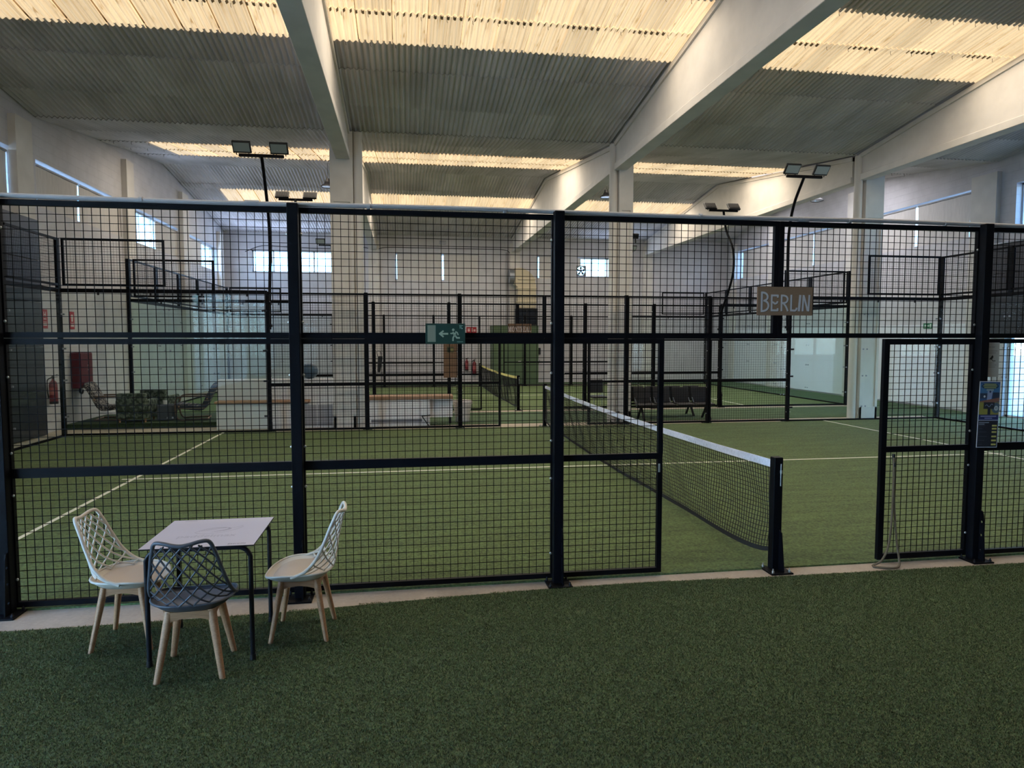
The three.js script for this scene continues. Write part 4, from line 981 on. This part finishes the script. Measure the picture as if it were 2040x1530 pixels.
bentChair('striped dark lounge chair on a bent frame at the left end of the white counter', V(-8.0, PH + 0.002, 11.55), -Math.PI / 2 + 0.15, M.stripeFabric, 0.84);
function boxArmchair(label, at, turn) {
  const o = thing('armchair', label, 'armchair', at, turn);
  const b = (x, y, z, X, Y, Z, r = 0.04) => new RoundedBoxGeometry(X, Y, Z, 4, r).translate(x, y, z);
  const m = (g) => metres(g);
  part('seat_cushion', m(b(0, 0.33, 0.05, 0.5, 0.16, 0.52)), M.leafFabric, o);
  part('backrest', m(b(0, 0.45, -0.27, 0.62, 0.42, 0.15)), M.leafFabric, o);
  for (const s of [-1, 1]) part('armrest', m(b(s * 0.3, 0.36, 0.02, 0.11, 0.3, 0.58)), M.leafFabric, o);
  part('base', m(b(0, 0.17, 0, 0.66, 0.16, 0.62, 0.02)), M.leafFabric, o);
  for (const [x, z] of [[-0.27, 0.26], [0.27, 0.26], [-0.27, -0.26], [0.27, -0.26]]) part('leg', rod(new THREE.Vector3(x, 0, z), new THREE.Vector3(x, 0.1, z), 0.018, 0.026), M.wood, o);
  return o;
}
const leafChair = boxArmchair('leaf-patterned green armchair seen from behind on the platform', V(-9.2, PH, 11.35), Math.PI);
copyOf(leafChair, 'leaf-patterned green armchair facing the camera, at the back of the platform', V(-9.1, PH, 12.55), 0.15);
{
  const o = thing('side_stool', 'small grey box stool with a white cup between the green armchairs', 'stool', V(-8.6, PH, 11.5));
  part('body', new RoundedBoxGeometry(0.34, 0.36, 0.34, 3, 0.02).translate(0, 0.18, 0), std(0x4b5058, 0.7), o);
  const c = thing('cup', 'white cup on the grey stool between the green armchairs', 'cup', V(-8.62, PH + 0.36, 11.45));
  part('body', new THREE.LatheGeometry([[0, 0], [0.04, 0], [0.05, 0.1], [0.046, 0.1], [0.037, 0.006], [0, 0.006]].map(([x, y]) => new THREE.Vector2(x, y)), 20), M.white, c);
}
// hose cabinet and extinguishers
{
  const o = thing('hose_cabinet', 'dark red fire hose cabinet on the left wall', 'cabinet', V(SL + 0.006, 1.28, 11.85), Math.PI / 2);
  part('body', new RoundedBoxGeometry(0.62, 0.82, 0.2, 2, 0.01).translate(0, 0, 0.1), M.redDark, o);
  const d = part('door', new RoundedBoxGeometry(0.58, 0.78, 0.02, 2, 0.006).translate(0, 0, 0.21), M.redDark, o);
  const lab = canvasTex(64, 192, (g, w, h) => { g.fillStyle = '#5a1526'; g.fillRect(0, 0, w, h); g.save(); g.translate(32, 96); g.rotate(Math.PI / 2); g.fillStyle = '#c9b7bb'; g.font = 'bold 56px sans-serif'; g.textAlign = 'center'; g.fillText('B.I.E.', 0, 20); g.restore(); });
  part('lettering', new THREE.PlaneGeometry(0.07, 0.22).translate(0.06, 0.05, 0.2206), flat(lab), d);
  part('hose', tube([new THREE.Vector3(-0.12, -0.41, 0.1), new THREE.Vector3(-0.12, -0.5, 0.1), new THREE.Vector3(-0.02, -0.54, 0.1), new THREE.Vector3(0.04, -0.47, 0.1)], 0.022, 24, 8), M.black, o);
}
function extinguisher(label, at, k = 1) {
  const o = thing('fire_extinguisher', label, 'extinguisher', at);
  o.scale.setScalar(k);
  part('cylinder', new THREE.LatheGeometry([[0, 0], [0.075, 0], [0.08, 0.02], [0.08, 0.4], [0.065, 0.46], [0.025, 0.5], [0.025, 0.53], [0, 0.53]].map(([x, y]) => new THREE.Vector2(x, y)), 24), M.red, o);
  part('foot_ring', rod(new THREE.Vector3(0, -0.005, 0), new THREE.Vector3(0, 0.05, 0), 0.083, 0.083, 24), M.black, o);
  part('valve', [rod(new THREE.Vector3(0, 0.53, 0), new THREE.Vector3(0, 0.58, 0), 0.02), bar(new THREE.Vector3(-0.03, 0.58, 0), new THREE.Vector3(0.09, 0.62, 0), 0.02, 0.012), bar(new THREE.Vector3(-0.02, 0.565, 0), new THREE.Vector3(0.09, 0.57, 0), 0.02, 0.01)], M.black, o);
  part('hose', tube([new THREE.Vector3(-0.02, 0.56, 0), new THREE.Vector3(-0.1, 0.5, 0.02), new THREE.Vector3(-0.105, 0.3, 0.03), new THREE.Vector3(-0.085, 0.12, 0.03)], 0.012, 24, 8), M.black, o);
  part('label', new THREE.CylinderGeometry(0.0808, 0.0808, 0.16, 24, 1, true, -0.8, 1.6).translate(0, 0.27, 0), std(0xa65a58, 0.6), o);
  return o;
}
extinguisher('red fire extinguisher on the left wall between the dark cladding and the corner post', V(SL + 0.11, 0.62, 10.52));
extinguisher('red fire extinguisher on the back wall, left one of the pair', V(-0.36, 0.58, WF - 0.12), 0.95);
extinguisher('red fire extinguisher on the back wall, right one of the pair', V(-0.02, 0.4, WF - 0.12), 1.15);

// white half wall with the counter seats
{
  const o = thing('half_wall', 'white half-height partition with rounded top left of the first concrete column', 'partition');
  part('panel', rbox(-7.28, -4.75, 0, 1.09, 10.75, 10.9, 0.02, 3), M.white, o);
  const c = thing('counter_bench', 'white built-in bench with a wooden top in front of the half wall', 'bench');
  part('base', rbox(-7.24, -5.5, 0, 0.56, 10.42, 10.72, 0.01, 2), M.white, c);
  part('wood_top', rbox(-7.27, -5.27, 0.565, 0.625, 10.38, 10.73, 0.012, 2), M.wood, c);
  const k = thing('low_cabinet', 'low grey cabinet at the foot of the first concrete column', 'cabinet');
  part('body', rbox(-5.44, -4.74, 0, 0.55, 10.45, 10.72, 0.008, 2), M.white, k);
  part('door', rbox(-5.42, -5.1, 0.05, 0.52, 10.435, 10.452, 0.004, 1), M.greyPanel, k);
  part('door', rbox(-5.08, -4.76, 0.05, 0.52, 10.435, 10.452, 0.004, 1), M.greyPanel, k);
  const b = thing('exercise_ball', 'blue grey exercise ball resting on the white half wall', 'ball', V(-5.29, 1.09 + 0.18, 10.84));
  const ribs = []; for (let i = -3; i <= 3; i++) { const y = i * 0.045, r = Math.sqrt(0.185 ** 2 - y * y); ribs.push(new THREE.TorusGeometry(r, 0.003, 6, 40).rotateX(Math.PI / 2).translate(0, y, 0)); }
  part('ball', [new THREE.SphereGeometry(0.185, 40, 28)], M.ball, b);
  part('ribs', ribs, M.ball, b);
  const w = thing('counter_bench', 'long white bench with a wooden top between the first column and the white bin', 'bench');
  part('base', rbox(-3.95, -2.57, 0, 0.6, 10.43, 10.85, 0.01, 2), M.white, w);
  part('wood_top', rbox(-3.98, -2.03, 0.61, 0.695, 10.42, 10.9, 0.014, 2), M.wood, w);
  part('side_panel', rbox(-2.57, -2.03, 0.17, 0.61, 10.62, 10.85, 0.008, 2), M.white, w);
  part('leg', rbox(-2.12, -2.06, 0, 0.17, 10.7, 10.76, 0.004, 1), M.black, w);
  part('foot_strip', rbox(-3.9, -2.75, 0.1, 0.16, 10.415, 10.432, 0.004, 1), std(0x6f7078, 0.6), w);
  const r = thing('dustpan', 'small black dustpan leaning at the end of the white wooden-topped bench', 'dustpan', V(-2.66, 0, 10.3));
  part('pan', [new RoundedBoxGeometry(0.2, 0.012, 0.14, 1, 0.004).rotateZ(0.1).translate(0, 0.25, 0)], M.black, r);
  part('handle', [bar(new THREE.Vector3(-0.1, 0.24, 0), new THREE.Vector3(0.06, 0.01, 0), 0.02, 0.02)], M.black, r);
  const t = thing('waste_bin', 'white plastic bin at the right end of the wooden-topped bench', 'bin', V(-1.77, 0.012, 11.05));
  part('body', new THREE.LatheGeometry([[0, 0], [0.17, 0], [0.225, 0.5], [0.215, 0.5], [0.162, 0.01], [0, 0.01]].map(([x, y]) => new THREE.Vector2(x, y)), 32), M.bucket, t);
  part('rim', new THREE.TorusGeometry(0.228, 0.016, 8, 40).rotateX(Math.PI / 2).scale(1, 1.6, 1).translate(0, 0.485, 0), M.bucket, t);
  part('liner', tube(Array.from({ length: 24 }, (_, i) => { const a = i / 24 * Math.PI * 2; return new THREE.Vector3(Math.cos(a) * 0.235, 0.43 + 0.025 * Math.sin(a * 5), Math.sin(a) * 0.235); }), 0.008, 60, 6, true), M.bucket, t);
}
// beam seating: two rows back to back
{
  const o = thing('beam_bench', 'row of four black waiting seats on one beam facing the front court', 'bench', V(3.45, 0, 10.72));
  part('beam', new RoundedBoxGeometry(1.95, 0.05, 0.06, 1, 0.006).translate(0, 0.33, 0.05), M.black, o);
  for (const x of [-0.85, 0.85]) part('leg', [bar(new THREE.Vector3(x, 0.33, 0.05), new THREE.Vector3(x, 0.01, 0.3), 0.05, 0.03), bar(new THREE.Vector3(x, 0.33, 0.05), new THREE.Vector3(x, 0.01, -0.2), 0.05, 0.03)], M.tableBlack, o);
  for (let k = 0; k < 4; k++) {
    const x = -0.75 + k * 0.5;
    const st = part('seat', [new RoundedBoxGeometry(0.44, 0.03, 0.42, 3, 0.014).rotateX(0.06).translate(x, 0.40, 0.09)], M.blackPlastic, o);
    part('backrest', [new RoundedBoxGeometry(0.43, 0.4, 0.03, 3, 0.014).rotateX(-0.22).translate(x, 0.60, -0.16)], M.blackPlastic, st);
    part('bracket', [bar(new THREE.Vector3(x - 0.2, 0.37, 0.0), new THREE.Vector3(x - 0.2, 0.55, -0.16), 0.02, 0.03), bar(new THREE.Vector3(x + 0.2, 0.37, 0), new THREE.Vector3(x + 0.2, 0.55, -0.16), 0.02, 0.03)], M.zinc, st);
  }
  copyOf(o, 'row of four black waiting seats behind the first row, backs turned to the front court', V(3.4, 0, 11.5), Math.PI);
  const c = thing('black_chair', 'single black chair left of the middle concrete column, behind the fence', 'chair', V(1.95, 0.012, 12.2), 0.1);
  part('seat', new RoundedBoxGeometry(0.44, 0.05, 0.42, 3, 0.02).translate(0, 0.45, 0), M.blackPlastic, c);
  part('backrest', new RoundedBoxGeometry(0.43, 0.36, 0.035, 3, 0.016).rotateX(-0.12).translate(0, 0.72, -0.21), M.blackPlastic, c);
  for (const [x, z] of [[-0.2, 0.2], [0.2, 0.2], [-0.2, -0.22], [0.2, -0.22]]) part('leg', rod(new THREE.Vector3(x, 0, z), new THREE.Vector3(x * 0.97, z < 0 ? 0.75 : 0.45, z * 0.95), 0.011, 0.011, 8), M.zinc, c);
}
// bag on the back court's fence
{
  const o = thing('sports_bag', 'black bag hung on a back court fence post right of the first column', 'bag', V(-3.8, 1.32, W2 - 0.08));
  const g = new RoundedBoxGeometry(0.14, 0.44, 0.09, 4, 0.035), p = g.attributes.position;
  for (let i = 0; i < p.count; i++) p.setX(i, p.getX(i) * (0.75 - 0.9 * p.getY(i) * -1) - p.getY(i) * -0.1);
  g.computeVertexNormals();
  part('body', g, M.black, o);
  part('strap', tube([new THREE.Vector3(-0.04, 0.2, 0), new THREE.Vector3(-0.07, 0.34, 0), new THREE.Vector3(0.02, 0.34, 0), new THREE.Vector3(0.05, 0.2, 0)], 0.008, 20, 6), M.black, o);
}

// ---------------------------------------------------------------- back wall
{
  const o = thing('green_cabin', 'green painted cabin with a door at the back wall', 'cabin', V(0, 0, 0));
  part('body', rbox(0.72, 2.75, 0.012, 2.6, 24.45, WF - 0.002, 0.01, 1), M.green, o);
  const d = part('door', rbox(1.15, 2.05, 0.03, 2.1, 24.43, 24.452, 0.004, 1), M.green, o);
  part('handle', [rod(V(1.95, 1.02, 24.41), V(1.83, 1.02, 24.41), 0.012), rod(V(1.95, 1.02, 24.45), V(1.95, 1.02, 24.405), 0.01)], M.bolt, d);
  const b = thing('ventilation_box', 'dark framed box standing on the green cabin beneath the metal duct', 'box', V(0, 0, 0));
  part('frame', [box(1.8, 2.74, 2.6, 2.66, 24.6, 25.2), box(1.8, 2.74, 3.3, 3.36, 24.6, 25.2), box(1.8, 1.86, 2.66, 3.3, 24.6, 25.2), box(2.68, 2.74, 2.66, 3.3, 24.6, 25.2), box(2.24, 2.28, 2.66, 3.3, 24.6, 25.2)], M.black, b);
  part('pane', box(1.86, 2.68, 2.66, 3.3, 24.66, 24.68), M.darkGlass, b);
  const c = thing('air_duct', 'beige sheet-metal duct elbow coming through the back wall above the dark box', 'duct', V(0, 0, 0));
  // elbow of straight segments from the wall opening down to the box
  const sh = [[1.72, 5.12], [2.05, 5.14], [2.38, 4.98], [2.6, 4.72], [2.68, 4.4], [2.68, 3.38], [1.86, 3.38], [1.86, 4.3], [1.72, 4.42]];
  part('elbow', extrudeFront(sh, [], 24.7, 25.2), M.duct, c);
  for (const [a, bb, h] of [[1.80, 2.72, 4.22], [1.80, 2.72, 3.62], [1.86, 2.66, 4.62]]) part('flange', rbox(a, bb, h, h + 0.05, 24.66, 25.24, 0.006, 1), M.duct, c);
  part('inlet', rod(V(1.72, 4.78, 24.95), V(1.5, 4.78, 24.95), 0.3, 0.33, 28), M.zinc, c);
  const v = thing('vertical_pipe', 'thin pale vertical pipe on the back wall left of the duct', 'pipe', V(0, 0, 0));
  part('pipe', rod(V(1.46, 2.6, WF - 0.06), V(1.46, 5.9, WF - 0.06), 0.035), M.pipe, v);
  const f = thing('window_fan', 'square ventilator fan mounted in the right back window', 'fan', V(4.95, 5.13, WF + 0.06));
  part('housing', extrudeRing(0.24, 0.2, 0.08), M.zinc, f);
  for (let k = 0; k < 5; k++) { const sh2 = new THREE.Shape(); sh2.moveTo(0.02, 0); sh2.quadraticCurveTo(0.09, 0.06, 0.185, 0.05); sh2.quadraticCurveTo(0.2, -0.01, 0.17, -0.05); sh2.quadraticCurveTo(0.08, -0.03, 0.02, 0); const g = new THREE.ExtrudeGeometry(sh2, { depth: 0.006, bevelEnabled: false }); g.rotateX(0.25); g.rotateZ(k * Math.PI * 2 / 5 + 0.3); part('blade', g, M.black, f); }
  part('hub', new THREE.CylinderGeometry(0.045, 0.045, 0.06, 20).rotateX(Math.PI / 2), M.black, f);
  const s = thing('window_filler', 'white filler panel around the fan in the right back window', 'panel', V(0, 0, 0));
  part('panel', [box(4.74, 4.94, 5.37, 5.72, WF + 0.05, WF + 0.07)], M.white, s);
  function extrudeRing(h, r, d) { const q = new THREE.Shape([[-h, -h], [h, -h], [h, h], [-h, h]].map(([x, y]) => new THREE.Vector2(x, y))), hole = new THREE.Path(); hole.absarc(0, 0, r, 0, Math.PI * 2, true); q.holes.push(hole); return new THREE.ExtrudeGeometry(q, { depth: d, bevelEnabled: false, curveSegments: 32 }).translate(0, 0, -d / 2); }
  const k = thing('wall_cable', 'thin dark cable sagging along the top of the back wall', 'cable');
  part('cable', tube([V(-9.8, 5.72, WF - 0.02), V(-9.1, 5.98, WF - 0.02), V(-8.2, 5.96, WF - 0.02), V(-6.5, 5.92, WF - 0.02), V(-4.9, 6.0, WF - 0.02), V(-4.4, 5.88, WF - 0.02), V(-3.9, 6.02, WF - 0.02), V(-2.5, 6.03, WF - 0.02), V(0.4, 6.03, WF - 0.02), V(1.3, 6.02, WF - 0.02), V(1.62, 5.88, WF - 0.02), V(1.68, 5.4, WF - 0.02), V(1.7, 4.9, WF - 0.1)], 0.014, 120, 6), M.castIron, k);
  const e = thing('wall_socket_box', 'small grey junction box high on the back wall above its central slit of light', 'box', V(-1.4, 6.28, WF - 0.04));
  part('body', new RoundedBoxGeometry(0.28, 0.16, 0.08, 2, 0.01), M.zinc, e);
  const i = thing('wall_intercom', 'black wall intercom with a hanging cord right of the green cabin', 'intercom', V(2.92, 1.45, WF - 0.06));
  part('body', new RoundedBoxGeometry(0.24, 0.3, 0.1, 2, 0.02), M.black, i);
  part('cord', tube([new THREE.Vector3(-0.06, -0.15, 0), new THREE.Vector3(-0.1, -0.45, 0.02), new THREE.Vector3(0.0, -0.6, 0.03), new THREE.Vector3(0.08, -0.4, 0.02)], 0.012, 30, 6), M.black, i);
}
// pendant lamps
function pendant(label, at, drop) {
  const o = thing('pendant_lamp', label, 'lamp', at);
  part('shade', new THREE.LatheGeometry([[0.05, 0.16], [0.09, 0.15], [0.1, 0.1], [0.2, 0.03], [0.205, 0], [0.19, 0], [0.185, 0.02], [0.09, 0.08], [0.0, 0.08]].map(([x, y]) => new THREE.Vector2(x, y)), 32), M.blackPlastic, o);
  part('lens', new THREE.CylinderGeometry(0.17, 0.17, 0.006, 28).translate(0, 0.012, 0), M.lens, o);
  part('driver', new THREE.CylinderGeometry(0.055, 0.07, 0.1, 20).translate(0, 0.2, 0), M.blackPlastic, o);
  part('chain', rod(new THREE.Vector3(0, 0.24, 0), new THREE.Vector3(0, drop, 0), 0.006, 0.006, 6), M.castIron, o);
  return o;
}
const lamp = pendant('black pendant lamp hanging from the roof left of the first concrete column', V(-5.37, 6.57, 16.2), 0.72);
copyOf(lamp, 'black pendant lamp hanging before the right wall, left of the right concrete column', V(10.12, 6.455, 15.3));
copyOf(lamp, 'black pendant lamp half hidden at the left edge of the middle concrete column', V(3.44, 6.62, 16.6));
// small floodlight on the middle column
{
  const o = thing('wall_floodlight', 'small black floodlight on the right side of the middle concrete column', 'lamp', V(2.34, 4.45, 10.5));
  part('housing', new RoundedBoxGeometry(0.16, 0.12, 0.05, 2, 0.01).rotateX(0.5), M.blackPlastic, o);
  part('bracket', [rod(new THREE.Vector3(-0.18, -0.02, 0), new THREE.Vector3(0, -0.06, 0), 0.012), rod(new THREE.Vector3(0, -0.06, 0), new THREE.Vector3(0, -0.16, 0.02), 0.02)], M.castIron, o);
}

scene.traverse((o) => { if (o.isMesh) { o.castShadow = o.receiveShadow = true; } if (o.isLight && o.shadow) o.castShadow = true; });
renderer.render(scene, camera);
